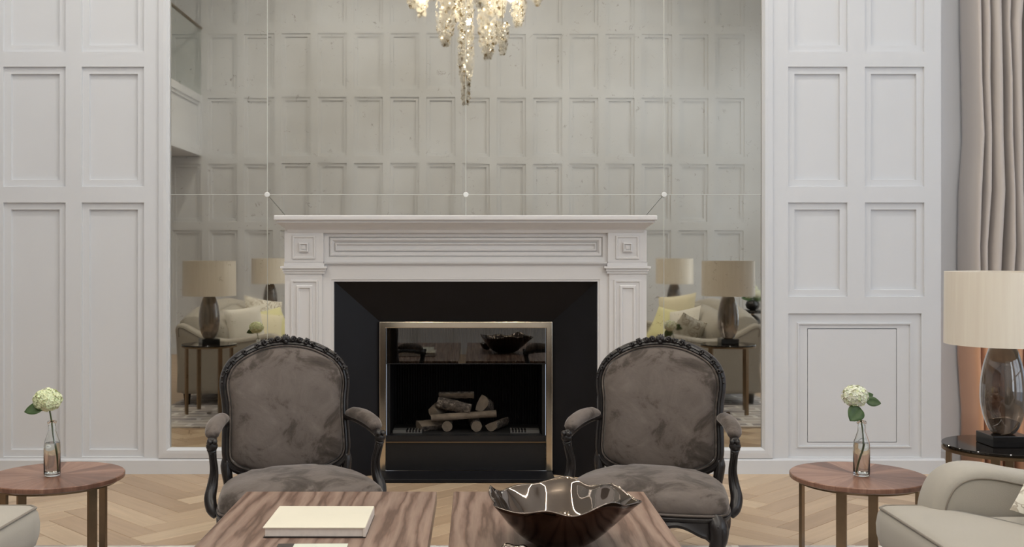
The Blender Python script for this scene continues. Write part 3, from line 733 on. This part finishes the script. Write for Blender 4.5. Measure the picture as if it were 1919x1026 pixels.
        mb.build('arm_support', 'lacquer', t, smooth=True)
        pad = crom([(s*.270, .215, .622), (s*.290, .17, .630), (s*.316, .09, .627), (s*.336, .02, .615), (s*.345, -.028, .600), (s*.347, -.045, .592)], 5)
        mb = MB(); mb.tube(pad, lerp_list([.016, .031, .035, .035, .029, .012], len(pad)), 12, .78); mb.build('arm_pad', 'velvet', t, smooth=True)
    for ch in t.children:
        for q_ in ch.data.vertices:
            z = q_.co.z; q_.co.z = z-.044 if z > .25 else z*.206/.25
            q_.co.x *= .962*(.995 if ch.name.split('.')[0] in ('backrest', 'outer_back', 'back_piping', 'back_frame', 'carved_crest', 'back_post') else 1)
            if ch.name.split('.')[0].startswith('seat') and q_.co.y > 0 and z > .36: q_.co.z -= min(.03, .12*q_.co.y*(abs(q_.co.x)/.25)**2)
    return t
armchair('carved black armchair in taupe velvet, left of the fire opening, behind the book table', (-.742, 4.375, RZ), math.radians(17.5))
ch2 = dup(bpy.data.objects['armchair'], (.720, 4.375, RZ), math.radians(-16.5), 'carved black armchair in taupe velvet, right of the fire opening, behind the bronze bowl')

# ------------------------------------------------------------------ coffee tables
def coffee_table(label, x0, x1):
    y0, y1 = 2.2, 3.895; H = .42
    t = thing('coffee_table', label, 'coffee table', ((x0+x1)/2, (y0+y1)/2, RZ), 0, 'pair of walnut coffee tables')
    hw, hd = (x1-x0)/2, (y1-y0)/2
    MB().box(-hw, -hd, H-RZ-.045, hw, hd, H-RZ).build('tabletop', 'walnut', t, bevel=.0025)
    for sx in (-1, 1):
        for sy in (-1, 1):
            MB().box(sx*(hw-.07)-.03, sy*(hd-.07)-.03, 0, sx*(hw-.07)+.03, sy*(hd-.07)+.03, H-RZ-.0452).build('leg', 'bronze', t)
    for sy in (-1, 1): MB().box(-hw+.101, sy*(hd-.07)-.012, H-RZ-.085, hw-.101, sy*(hd-.07)+.012, H-RZ-.0455).build('cross_rail', 'bronze', t)
    return t
coffee_table('walnut coffee table carrying the cream book', -.838, -.143)
coffee_table('walnut coffee table carrying the bronze bowl', -.082, .612)
# book
bk = thing('book', 'thick cream hardback book lying flat on the coffee table', 'book', (-.495, 3.40, .4202), math.radians(-.3))
MB().box(-.155, -.135, 0, .158, .138, .003).build('back_cover', 'dark_cover', bk)
MB().box(-.151, -.131, .0032, .150, .133, .0286).build('pages', 'paper', bk, bevel=.001)
MB().box(-.157, -.136, .0288, .157, .138, .0325).build('front_cover', 'cover', bk, bevel=.0012)
MB().box(.1505, -.1355, .0032, .1575, .1375, .0286).build('spine', 'paper', bk)
b2_ = thing('magazine', 'pale-covered magazine lying in front of the cream book', 'magazine', (-.475, 3.00, .4202), math.radians(1))
MB().box(-.10, -.13, 0, .10, .13, .016).build('pages', 'paper', b2_)
MB().box(-.102, -.132, .0162, .102, .132, .019).build('front_cover', 'pale_cover', b2_)
MB().box(-.102, .06, .0192, -.055, .132, .0196).build('dark_corner', 'dark_cover', b2_)

# bronze bowls
def bowl(name, label, loc, R0, H, seedv, rz=0):
    N = 128; Rn = random.Random(seedv); ph = [Rn.uniform(0, 2*PI) for _ in range(8)]
    def lobes(a): 
        return .025*math.sin(2*a+ph[0])+.03*math.sin(3*a+ph[1])+.03*math.sin(5*a+ph[2])+.02*math.sin(8*a+ph[3])
    def zr(a): return .035*math.sin(3*a+ph[4])+.03*math.sin(5*a+ph[5])+.025*math.sin(8*a+ph[6])
    mb = MB(); rs = []
    T = [0.02, .12, .22, .35, .5, .64, .76, .86, .94, 1.0]
    def pt(a, t, off):
        k = max(0, (t-.3)/.7)**2
        r = R0*(.26+.74*t)*(1+lobes(a)*k*1.3) if t > .03 else R0*.02
        z = H*(t**1.75)*(1+zr(a)*k*1.8)
        fold = k*.012*R0*math.sin(13*a+ph[7])
        r = r+fold
        return ((r-off)*math.cos(a), (r-off)*math.sin(a), z+off*(1.6 if t < .5 else .5)*(1 if t < .99 else 0))
    for t in T: rs.append([pt(2*PI*i/N, t, 0) for i in range(N)])
    rs.append([(x*.992, y*.992, z+.003) for x, y, z in rs[-1]])
    for t in T[::-1]: rs.append([pt(2*PI*i/N, t, .006) for i in range(N)])
    mb.rings(rs)
    o = mb.build(name, ['bowl', 'bowl_outside'], None, smooth=True, loc=loc, rot=(0, 0, rz))
    for k_, p in enumerate(o.data.polygons):
        if k_ < N*(len(T)-1): p.material_index = 1
    return tag(o, label, 'bowl')
bowl('decorative_bowl', 'large glossy bronze bowl with wavy folded rim on the right coffee table', (.252, 3.20, .4205), .216, .142, 12, .6)
bowl('decorative_bowl', 'small glossy bronze bowl just in front of the large bronze bowl', (.095, 2.905, .4205), .062, .058, 5)

# ------------------------------------------------------------------ round side tables, vases, flowers
def side_table(label, x, y, ang):
    H = .405; R0 = .264
    t = thing('side_table', label, 'side table', (x, y, RZ), ang, 'round walnut side tables beside the sofas')
    h = H-RZ
    MB().lathe([(R0-.012, h-.024), (R0-.001, h-.018), (R0, h-.012), (R0, h-.003), (R0-.003, h)], seg=72).build('tabletop', 'walnut_radial', t, auto=40)
    mb = MB(); ri = R0-.028
    mb.rings([[(r*math.cos(2*PI*i/48), r*math.sin(2*PI*i/48), z) for i in range(48)] for r, z in ((ri, h-.0245), (ri, h-.034), (ri-.02, h-.034), (ri-.02, h-.0245))]); mb.build('rim_ring', 'bronze', t)
    for k in range(4):
        a = PI/4+k*PI/2+.0; MB().box(-.006, -.019, 0, .006, .019, h-.0345).build('leg', 'bronze', t, loc=((ri-.01)*math.cos(a), (ri-.01)*math.sin(a), 0), rot=(0, 0, a))
    return t
side_table('round walnut side table with a vase, in front of left wall panels', -1.678, 4.262, math.radians(12))
dup(bpy.data.objects['side_table'], (1.526, 4.262, RZ), math.radians(10), 'round walnut side table with a vase, between right armchair and sofa arm')
def bottle(label, loc):
    t = thing('bottle_vase', label, 'vase', loc, 0, 'clear glass bottle vases with one bloom')
    mb = MB(); mb.lathe([(.026, 0), (.031, .003), (.032, .012), (.032, .115), (.030, .135), (.021, .160), (.0155, .178), (.0145, .205), (.0185, .208), (.0185, .216), (.0155, .219), (.0125, .219), (.0125, .205), (.0135, .178), (.019, .160), (.0275, .135), (.0295, .115), (.0295, .012), (.026, .008)], seg=32)
    mb.build('glass_bottle', 'clear_glass', t, smooth=True)
    MB().lathe([(.025, .0086), (.0288, .0125), (.0288, .115), (.0272, .132)], seg=32).build('water', 'water', t, auto=40)
    return t
def floret(mb, c, nrm, s, R):
    n = Vector(nrm).normalized(); a = n.orthogonal().normalized(); b = n.cross(a); ph = R.uniform(0, PI)
    c = Vector(c)
    for k in range(4):
        u = ph+k*PI/2; d = math.cos(u)*a+math.sin(u)*b; e = n.cross(d)
        mb.add([c, c+s*.6*d+s*.48*e+n*s*.22, c+s*1.05*d+n*s*.12, c+s*.6*d-s*.48*e+n*s*.22], [(0, 1, 2, 3)])
def flower_head(parent, c, r, mat, seed, flat=.82, n=330):
    R = random.Random(seed); mb = MB(); mb.recalc = False
    for k in range(n):
        z = 1-2*(k+.5)/n; a = k*2.39996; q = math.sqrt(1-z*z)
        nn = Vector((q*math.cos(a), q*math.sin(a), z)); rr = r*R.uniform(.84, 1.02)
        floret(mb, (c[0]+nn.x*rr, c[1]+nn.y*rr, c[2]+nn.z*rr*flat), nn+Vector((R.uniform(-.3, .3), R.uniform(-.3, .3), R.uniform(-.3, .3))), .0088, R)
    o = mb.build('flower_head', [mat, 'petal_green', 'stem'], parent)
    for k, p in enumerate(o.data.polygons):
        if (k//4) % 5 == 0: p.material_index = 1
    return o
def leaf(parent, base_, tip, wd, up=(0, 0, 1), droop=.01):
    b0, t0 = Vector(base_), Vector(tip); d = t0-b0; side = d.cross(Vector(up)).normalized(); n_ = 9; mb = MB(); vs = []; fs = []
    nup = side.cross(d).normalized()
    for i in range(n_):
        t = i/(n_-1); wv = wd*math.sin(PI*min(1, t**.8))**.75 if 0 < t < 1 else 0.0008
        c = b0+d*t-Vector((0, 0, droop*4*t*t))
        for q in (-1, -.5, 0, .5, 1): vs.append(c+side*wv*q+nup*wv*.25*abs(q))
    for i in range(n_-1):
        for j in range(4): k = i*5+j; fs.append((k, k+1, k+6, k+5))
    mb.add(vs, fs); o = mb.build('leaf', 'leaf', parent, smooth=True); sd = o.modifiers.new('s', 'SOLIDIFY'); sd.thickness = .0008; return o
VL = (-1.682, 4.235, .4055); VR = (1.530, 4.235, .4055)
bottle('clear bottle vase with water on the left round walnut table', VL)
dup(bpy.data.objects['bottle_vase'], VR, 0, 'clear bottle vase with water on the right round walnut table')
f = thing('hydrangea', 'single lime-cream hydrangea with one leaf, in the left bottle', 'flower', VL)
pts = crom([(.021, -.002, .012), (.016, 0, .08), (.004, 0, .16), (-.002, 0, .215), (-.012, 0, .27)], 6); MB().tube(pts, .0032, 7).build('stem', 'stem', f, smooth=True)
flower_head(f, (-.016, -.005, .302), .054, 'petal_green', 2)
leaf(f, (-.022, -.02, .277), (-.098, -.030, .258), .027, (0, -.8, .6), .0)
f = thing('hydrangea', 'single cream hydrangea with two dark leaves, in the right bottle', 'flower', VR)
pts = crom([(-.018, -.002, .012), (-.008, 0, .06), (.006, 0, .12), (.004, 0, .18), (-.002, 0, .22), (-.014, 0, .28)], 6); MB().tube(pts, .0032, 7).build('stem', 'stem', f, smooth=True)
flower_head(f, (-.028, -.005, .318), .050, 'petal', 3)
leaf(f, (-.014, -.022, .275), (-.062, -.045, .225), .034, (0, -.9, .4), 0)
leaf(f, (.012, -.01, .300), (.070, -.02, .290), .020, (0, -.9, .4), 0)
leaf(f, (.012, -.00, .312), (.050, .01, .322), .014, (0, -.9, .4), 0)

# ------------------------------------------------------------------ lamp tables and lamps
def lamp_table(label, x, y, ang):
    H = .565; t = thing('lamp_table', label, 'side table', (x, y, RZ), ang, 'bronze lamp tables with dark glass tops'); h = H-RZ
    MB().lathe([(.213, h-.010), (.215, h-.008), (.215, h-.002), (.213, h)], seg=64).build('glass_top', 'glass_top', t, auto=40)
    mb = MB(); mb.rings([[(r*math.cos(2*PI*i/64), r*math.sin(2*PI*i/64), z) for i in range(64)] for r, z in ((.211, h-.0105), (.214, h-.0125), (.214, h-.024), (.203, h-.024), (.203, h-.0105))]); mb.build('rim_ring', 'bronze', t)
    for k in range(4):
        a = PI/4+k*PI/2; lg = MB(); lg.box(-.009, -.015, .012, .009, .015, h-.0245); lg.build('leg', 'bronze', t, loc=(.19*math.cos(a), .19*math.sin(a), 0), rot=(0, 0, a))
        fo = MB(); fo.box(-.014, -.02, 0, .014, .02, .012); fo.build('foot', 'bronze', t.children[-1])
    return t
def lamp(label, loc):
    t = thing('table_lamp', label, 'table lamp', loc, 0.25, 'smoked glass lamps with drum shades')
    MB().box(-.07, -.07, 0, .07, .07, .042).build('base_block', 'black_stone', t, rot=(0, 0, -.25), bevel=.002)
    prof = [(.028, .0425), (.042, .047), (.057, .07), (.071, .11), (.0795, .155), (.081, .20), (.0775, .25), (.069, .30), (.056, .345), (.046, .368), (.034, .381)]
    mb = MB(); N = 48; mb.rings([[(r*(1+.018*math.cos(6*2*PI*i/N))*math.cos(2*PI*i/N), r*(1+.018*math.cos(6*2*PI*i/N))*math.sin(2*PI*i/N), z) for i in range(N)] for r, z in [(p.x, p.y) for p in crom([(r, z, 0) for r, z in prof], 3)]])
    mb.build('glass_body', 'smoked', t, smooth=True)
    MB().lathe([(.012, .3815), (.012, .42), (.006, .42), (.006, .55)], seg=16).build('stem', 'bronze', t)
    sh = MB(); sh.rings([[(r*math.cos(2*PI*i/72), r*math.sin(2*PI*i/72), z) for i in range(72)] for r, z in ((.2075, .380), (.205, .655), (.202, .655), (.2045, .380))]+[[(.2075*math.cos(2*PI*i/72), .2075*math.sin(2*PI*i/72), .380) for i in range(72)]], True, False, False)
    sh.build('lamp_shade', 'shade', t, smooth=False, auto=40)
    mb = MB()
    for k in range(3): a = k*2*PI/3; mb.tube([(.006*math.cos(a), .006*math.sin(a), .545), (.203*math.cos(a), .203*math.sin(a), .640)], .0018, 5)
    mb.build('shade_spider', 'bronze', t)
    return t
LT = [(1.995, 4.04, 'lamp table with dark glass top in front of the peach curtain', 'smoked glass lamp in front of the grey curtain at the right edge'),
      (-2.11, 4.04, 'lamp table at the mirror end of the left sofa', 'smoked glass lamp at the mirror end of the left sofa'),
      (2.17, .81, 'lamp table at the far end of the right sofa, seen only in the mirror', 'smoked glass lamp at the far end of the right sofa, in the mirror'),
      (-2.25, .81, 'lamp table at the far end of the left sofa, seen only in the mirror', 'smoked glass lamp at the far end of the left sofa, in the mirror')]
t0 = lamp_table(LT[0][2], LT[0][0], LT[0][1], .2); l0 = lamp(LT[0][3], (LT[0][0], LT[0][1], .5655))
for x, y, a, b2 in LT[1:]: dup(t0, (x, y, RZ), .1, a); dup(l0, (x, y, .5655), -.2, b2)

# ------------------------------------------------------------------ sofas (local: front edge at x=0 facing -X, depth to +X, length along Y)
def sofa(label, loc, flip):
    t = thing('sofa', label, 'sofa', loc, 0, 'grey linen sofas facing each other'); s = -1 if flip else 1
    L = 2.28; D = 1.05
    def T(p): return (s*p[0], p[1], p[2])
    def add(mb, name, mat, **k):
        mb.v = [T(p) for p in mb.v]; return mb.build(name, mat, t, **k)
    # base
    mb = MB(); mb.box(.12, .02, .09, D-.03, L-.02, .30); add(mb, 'base', 'sofa', bevel=.02)
    # seat cushions: rounded slabs
    for k in range(2):
        y0, y1 = (0.02, L/2-.004) if k == 0 else (L/2+.004, L-.02)
        fr_ = [(0.0+.02, y0), (0, y0+.03), (0, y1-.03), (.02, y1)] 
        yi0, yi1 = (y0+.16, y1) if k == 0 else (y0, y1-.16)
        outl = [(.03, y0+.0), (.14, y0), (.145, yi0) , (.80, yi0), (.80, yi1), (.145, yi1), (.14, y1), (.03, y1), (0, y1-.03), (0, y0+.03)]
        if k == 0: outl = [(.03, y0), (.14, y0), (.16, yi0), (.80, yi0), (.80, y1), (.03, y1), (0, y1-.03), (0, y0+.03)]
        else: outl = [(.03, y0), (.80, y0), (.80, yi1), (.16, yi1), (.14, y1), (.03, y1), (0, y1-.03), (0, y0+.03)]
        # densify
        dn = []
        for i in range(len(outl)):
            a, c = outl[i], outl[(i+1) % len(outl)]
            m_ = max(1, int(math.hypot(c[0]-a[0], c[1]-a[1])/.04))
            for j in range(m_): dn.append((a[0]+(c[0]-a[0])*j/m_, a[1]+(c[1]-a[1])*j/m_))
        outl = dn; cc = (.42, (y0+y1)/2)
        def ins(d): return offset(outl, -d)
        prof = [(.02, .302), (.004, .312), (-.008, .35), (-.010, .385), (-.004, .42), (.008, .437)]
        rs = [[(x, y, z) for x, y in ins(d)] for d, z in prof]
        top_ = ins(.008)
        for sc2, z in ((.93, .447), (.8, .455), (.5, .462), (.1, .464)): rs.append([(x, y, z) for x, y in scaled(top_, sc2, cc)])
        mb = MB(); mb.rings(rs); add(mb, 'seat_cushion', 'sofa', smooth=True)
        mb = MB(); mb.loop_tube([(x, y, .436) for x, y in ins(.003)], .0042, 6); add(mb, 'cushion_piping', 'piping', smooth=True)
    # arms: profile in XZ, thickness along Y
    prof_ = crom([(.130, .30, 0), (.131, .40, 0), (.142, .48, 0), (.175, .545, 0), (.235, .583, 0), (.32, .588, 0), (.45, .565, 0), (.62, .545, 0), (.76, .560, 0), (.88, .615, 0), (.98, .67, 0), (1.04, .675, 0), (1.065, .635, 0), (1.06, .57, 0)], 5)
    out_ = [(p.x, p.y) for p in prof_]+[(1.055, .45), (1.05, .30), (1.05, .10), (.130, .10), (.130, .2)]
    out_ = out_[::-1]
    for yc, y0, y1 in ((0, 0, .165), (1, L-.165, L)):
        rs = []; r = .045
        for d, yy in [(.034, y0+.0), (.018, y0+.005), (.007, y0+.016), (0.0, y0+.035), (0, y1-.035), (.007, y1-.016), (.018, y1-.005), (.034, y1)]:
            rs.append([(x, yy, z) for x, z in offset(out_, -d)])
        mb = MB(); mb.rings(rs); add(mb, 'arm', 'sofa', smooth=True)
        for yy in (y0, y1):
            pth = [(x, yy, z) for x, z in offset(out_, -.033)][5:-3]
            mb = MB(); mb.tube(pth, .0032, 6); add(mb, 'arm_piping', 'piping', smooth=True)
    # back: camel profile, swept along Y
    rs = []
    for j in range(33):
        y = .10+(L-.20)*j/32; u = abs(y-L/2)/(L/2); h = .70+.135*(1-u**2.2)
        rs.append([(x, y, z) for x, z in [(.80, .30), (.80, .46), (.815, h-.16), (.84, h-.05), (.88, h-.008), (.94, h+.004), (1.0, h-.006), (1.045, h-.035), (1.055, h-.08), (1.045, .5), (1.04, .3), (1.04, .12), (.80, .12)]])
    mb = MB(); mb.rings(rs); add(mb, 'backrest', 'sofa', smooth=True)
    for k in range(2):
        y0, y1 = (.18, L/2-.006) if k == 0 else (L/2+.006, L-.18)
        rs = []
        for j in range(13):
            q = j/12; y = y0+(y1-y0)*q; e_ = (1-abs(2*q-1)**6)*.05; u = abs(y-L/2)/(L/2); h = .70+.11*(1-u**2.2)
            rs.append([(x, y, z) for x, z in [(.80, .466), (.72-e_, .475), (.69-e_, .52), (.70-e_, .62), (.75-e_, h-.06), (.80, h-.02), (.84, h-.04), (.812, .60)]])
        mb = MB(); mb.rings(rs); add(mb, 'back_cushion', 'sofa', smooth=True)
    for x in (.2, .98):
        for y in (.08, L-.08):
            mb = MB(); mb.lathe([(.022, 0), (.032, .088)], (x, y, .0), 12); add(mb, 'foot', 'lacquer')
    return t
sofa('grey linen sofa on the right, below the large lamp, with patterned cushion', (1.333, 1.30, RZ), False)
sofa('blue-grey linen sofa on the left whose seat corner shows beside the left table', (-1.452, 1.30, RZ), True)

def pillow(label, loc, rx, ry, rz, size, th, mat, group, spin=0):
    n = 12; mb = MB(); top = []; bot = []
    vs = []; fs = []
    for sgn in (1, -1):
        base_ = len(vs)
        for i in range(n+1):
            for j in range(n+1):
                u, v_ = 2*i/n-1, 2*j/n-1
                k = 1-.06*(1-abs(u*v_))
                h = th/2*((1-u*u)*(1-v_*v_))**.42
                vs.append((u*size/2*(1-.07*(1-v_*v_)*abs(u)), v_*size/2*(1-.07*(1-u*u)*abs(v_)), sgn*h))
        for i in range(n):
            for j in range(n):
                a = base_+i*(n+1)+j; q_ = (a, a+n+1, a+n+2, a+1); fs.append(q_ if sgn > 0 else q_[::-1])
    vs = [(x*math.cos(spin)-y*math.sin(spin), x*math.sin(spin)+y*math.cos(spin), z) for x, y, z in vs]
    mb.add(vs, fs)
    o = mb.build('cushion', mat, None, smooth=True, loc=loc, rot=(rx, ry, rz)); return tag(o, label, 'cushion', group)
G1, G2 = 'scatter cushions on the left sofa', 'scatter cushions on the right sofa'
R_ = math.radians
def lean(label, loc, nrm, size, th, mat, group, spin=0):
    q_ = Vector(nrm).normalized().to_track_quat('Z', 'Y').to_euler(); pillow(label, loc, q_.x, q_.y, q_.z, size, th, mat, group, spin)
# left sofa (seen in the mirror)
lean('white embroidered cushion leaning high on the left sofa back, in the mirror', (-1.98, 2.48, .665), (.62, .62, .42), .42, .13, 'pattern_pillow', G1, R_(12))
lean('pale yellow cushion in the middle of the left sofa, in the mirror', (-1.86, 2.80, .615), (.45, .60, .62), .38, .12, 'yellow_pillow', G1, R_(-8))
lean('small cream cushion between the yellow cushion and the arm of the left sofa', (-1.86, 3.07, .615), (.35, .72, .55), .32, .10, 'cream_pillow', G1, R_(10))
lean('white cushion tucked in the back corner beside the arm of the left sofa', (-2.00, 3.24, .645), (.50, .80, .25), .34, .10, 'white_pillow', G1, R_(-6))
# right sofa
lean('cream square cushion standing against the right sofa back, in the mirror', (1.90, 2.34, .685), (-.62, .66, .30), .42, .13, 'cream_pillow', G2, R_(-8))
lean('pale yellow cushion lying before the cream one on the right sofa', (1.78, 2.64, .61), (-.42, .66, .62), .38, .12, 'yellow_pillow', G2, R_(8))
lean('white cushion leaning between yellow and beige cushions of the right sofa', (1.87, 2.88, .63), (-.66, .55, .42), .34, .10, 'white_pillow', G2, R_(-14))
lean('beige embroidered cushion against the arm of the right sofa, at the frame edge', (1.83, 3.20, .590), (-.22, -.80, .52), .33, .11, 'pattern_pillow', G2, R_(-24))

# ------------------------------------------------------------------ pedestal table with flowers (seen in the mirror)
t = thing('pedestal_table', 'black pedestal table of stacked spheres at the back of the room, in the mirror', 'table', (3.27, -.12, .001))
MB().lathe([(.20, 0), (.20, .012), (.19, .018)], seg=40).build('base_plate', 'ebony', t, auto=40)
MB().lathe([(.02, .0185), (.02, .05)], seg=16).build('base_stem', 'bronze', t)
MB().ball((0, 0, .205), .155, 28, 18).build('sphere', 'ebony', t, smooth=True)
MB().ball((0, 0, .455), .095, 24, 16).build('sphere', 'ebony', t, smooth=True)
MB().lathe([(.02, .549), (.02, .575)], seg=16).build('neck', 'bronze', t)
MB().lathe([(.24, .576), (.25, .582), (.25, .602), (.245, .606)], seg=48).build('tabletop', 'ebony', t, auto=40)
t = thing('round_vase', 'black round vase on the pedestal table, in the mirror', 'vase', (3.27, -.12, .6075))
MB().lathe([(.03, 0), (.07, .02), (.085, .06), (.07, .10), (.045, .115), (.040, .115), (.03, .09)], seg=28).build('vase_body', 'ebony', t, smooth=True)
f = thing('bouquet', 'white hydrangea bouquet in the black round vase', 'flowers', (3.27, -.12, .71))
for k, (dx, dy, dz) in enumerate([(-.05, 0, .08), (.05, .03, .09), (0, -.05, .10), (0, .02, .15)]):
    flower_head(f, (dx, dy, dz), .055, 'petal', 10+k, .9, 150)
    MB().tube([(0, 0, -.07), (dx, dy, dz-.04)], .003, 5).build('stem', 'stem', f)
leaf(f, (0, .0, .03), (-.14, .02, .04), .035, (0, 1, .4), 0); leaf(f, (0, .0, .03), (.14, .02, .03), .035, (0, 1, .4), 0)

# ------------------------------------------------------------------ chandelier
CX, CY = -.07, 3.1
t = thing('chandelier', 'crystal blossom chandelier with long lit strands hanging over the coffee tables', 'chandelier', (CX, CY, 5.25))
MB().lathe([(.16, -.03), (.16, 0)], seg=40).build('canopy', 'wire', t)
MB().tube([(0, 0, -.03), (0, 0, -1.3)], .008, 8).build('rod', 'wire', t)
strands = [(-.64, 3.47, .06, .25), (-.42, 3.375, .07, -.1), (-.20, 3.09, .075, .05), (-.02, 2.585, .075, 0), (.18, 3.0, .078, -.06), (.305, 3.005, .05, .12), (.45, 3.30, .065, -.12), (.61, 3.44, .06, .1),
           (-.30, 3.42, .06, .36), (.10, 3.36, .065, .38), (-.10, 3.40, .065, -.40), (.30, 3.44, .06, -.38), (-.52, 3.50, .06, -.3), (.50, 3.50, .06, .3)]
mb = MB()
for x, zt_, r, y in strands:
    dx = x; mb.tube(crom([(0, 0, -1.3), (dx*.5, y*.5, -1.15), (dx, y, -1.32), (dx, y, -1.5)], 5), .006, 6)
mb.build('frame', 'wire', t)
for x, y, z in ((-.4, .1, -1.75), (0, -.15, -1.9), (.38, .1, -1.75)):
    pl_ = bpy.data.lights.new('chandelier_lamp', 'POINT'); pl_.energy = 7; pl_.color = (1, .88, .68); pl_.shadow_soft_size = .03
    po = bpy.data.objects.new('chandelier_lamp', pl_); C.objects.link(po); po.parent = t; po.location = (x, y, z)
Rn = random.Random(21)
for si, (x, tip, r, y) in enumerate(strands):
    topz = 3.95; L = topz-tip; tz = tip-5.25
    mb = MB(); mb.recalc = False; blb = MB(); cnt = int(L*760)
    for k in range(cnt):
        u = (k+Rn.random())/cnt       # 0 at tip
        z = tz+u*L; h = u*L
        env = 1.15*r*min(1, .35+h*4.0)
        if si == 3: env = r*(.55+.45*min(1, max(0, (h-.18))/.15)) * (1 if h > .03 else .8)
        if si == 5 and h > .28: env *= .0
        if env < .005: continue
        a = Rn.uniform(0, 2*PI); q = env*math.sqrt(Rn.uniform(.15, 1))
        c = Vector((x+q*math.cos(a), y+q*math.sin(a), z)); s = Rn.uniform(.014, .021)
        n = Vector((math.cos(a), math.sin(a), Rn.uniform(-.9, .5))).normalized(); e1 = n.orthogonal().normalized(); e2 = n.cross(e1); ph = Rn.uniform(0, PI)
        for m_ in range(5):   # five-petalled crystal blossom
            u1 = ph+m_*2*PI/5; d = math.cos(u1)*e1+math.sin(u1)*e2; f_ = n.cross(d)
            mb.add([c, c+d*s*.6+f_*s*.33+n*s*.25, c+d*s+n*s*.1, c+d*s*.6-f_*s*.33+n*s*.25, c+d*s*.55+n*s*.5], [(0, 1, 4), (1, 2, 4), (2, 3, 4), (3, 0, 4), (0, 3, 2, 1)])
    nb = max(4, int(L/.035))
    for k in range(nb):
        z = tz+(.06+.94*(k+.5)/nb)*L if si != 3 else tz+.22+(L-.22)*(k+.5)/nb
        if si == 5 and z-tz > .28: continue
        a = Rn.uniform(0, 2*PI); blb.ball((x+r*.45*math.cos(a), y+r*.45*math.sin(a), z), .0045, 6, 4)
    so_ = mb.build('crystal_strand', ['crystal', 'wire'], t)
    for k, p in enumerate(so_.data.polygons): p.material_index = 1 if (k//25) % 9 == 0 else 0
    blb.build('bulbs', 'bulb', so_)
    MB().tube([(x, y, tz), (x, y, -1.5)], .002, 5).build('wire', 'wire', so_)
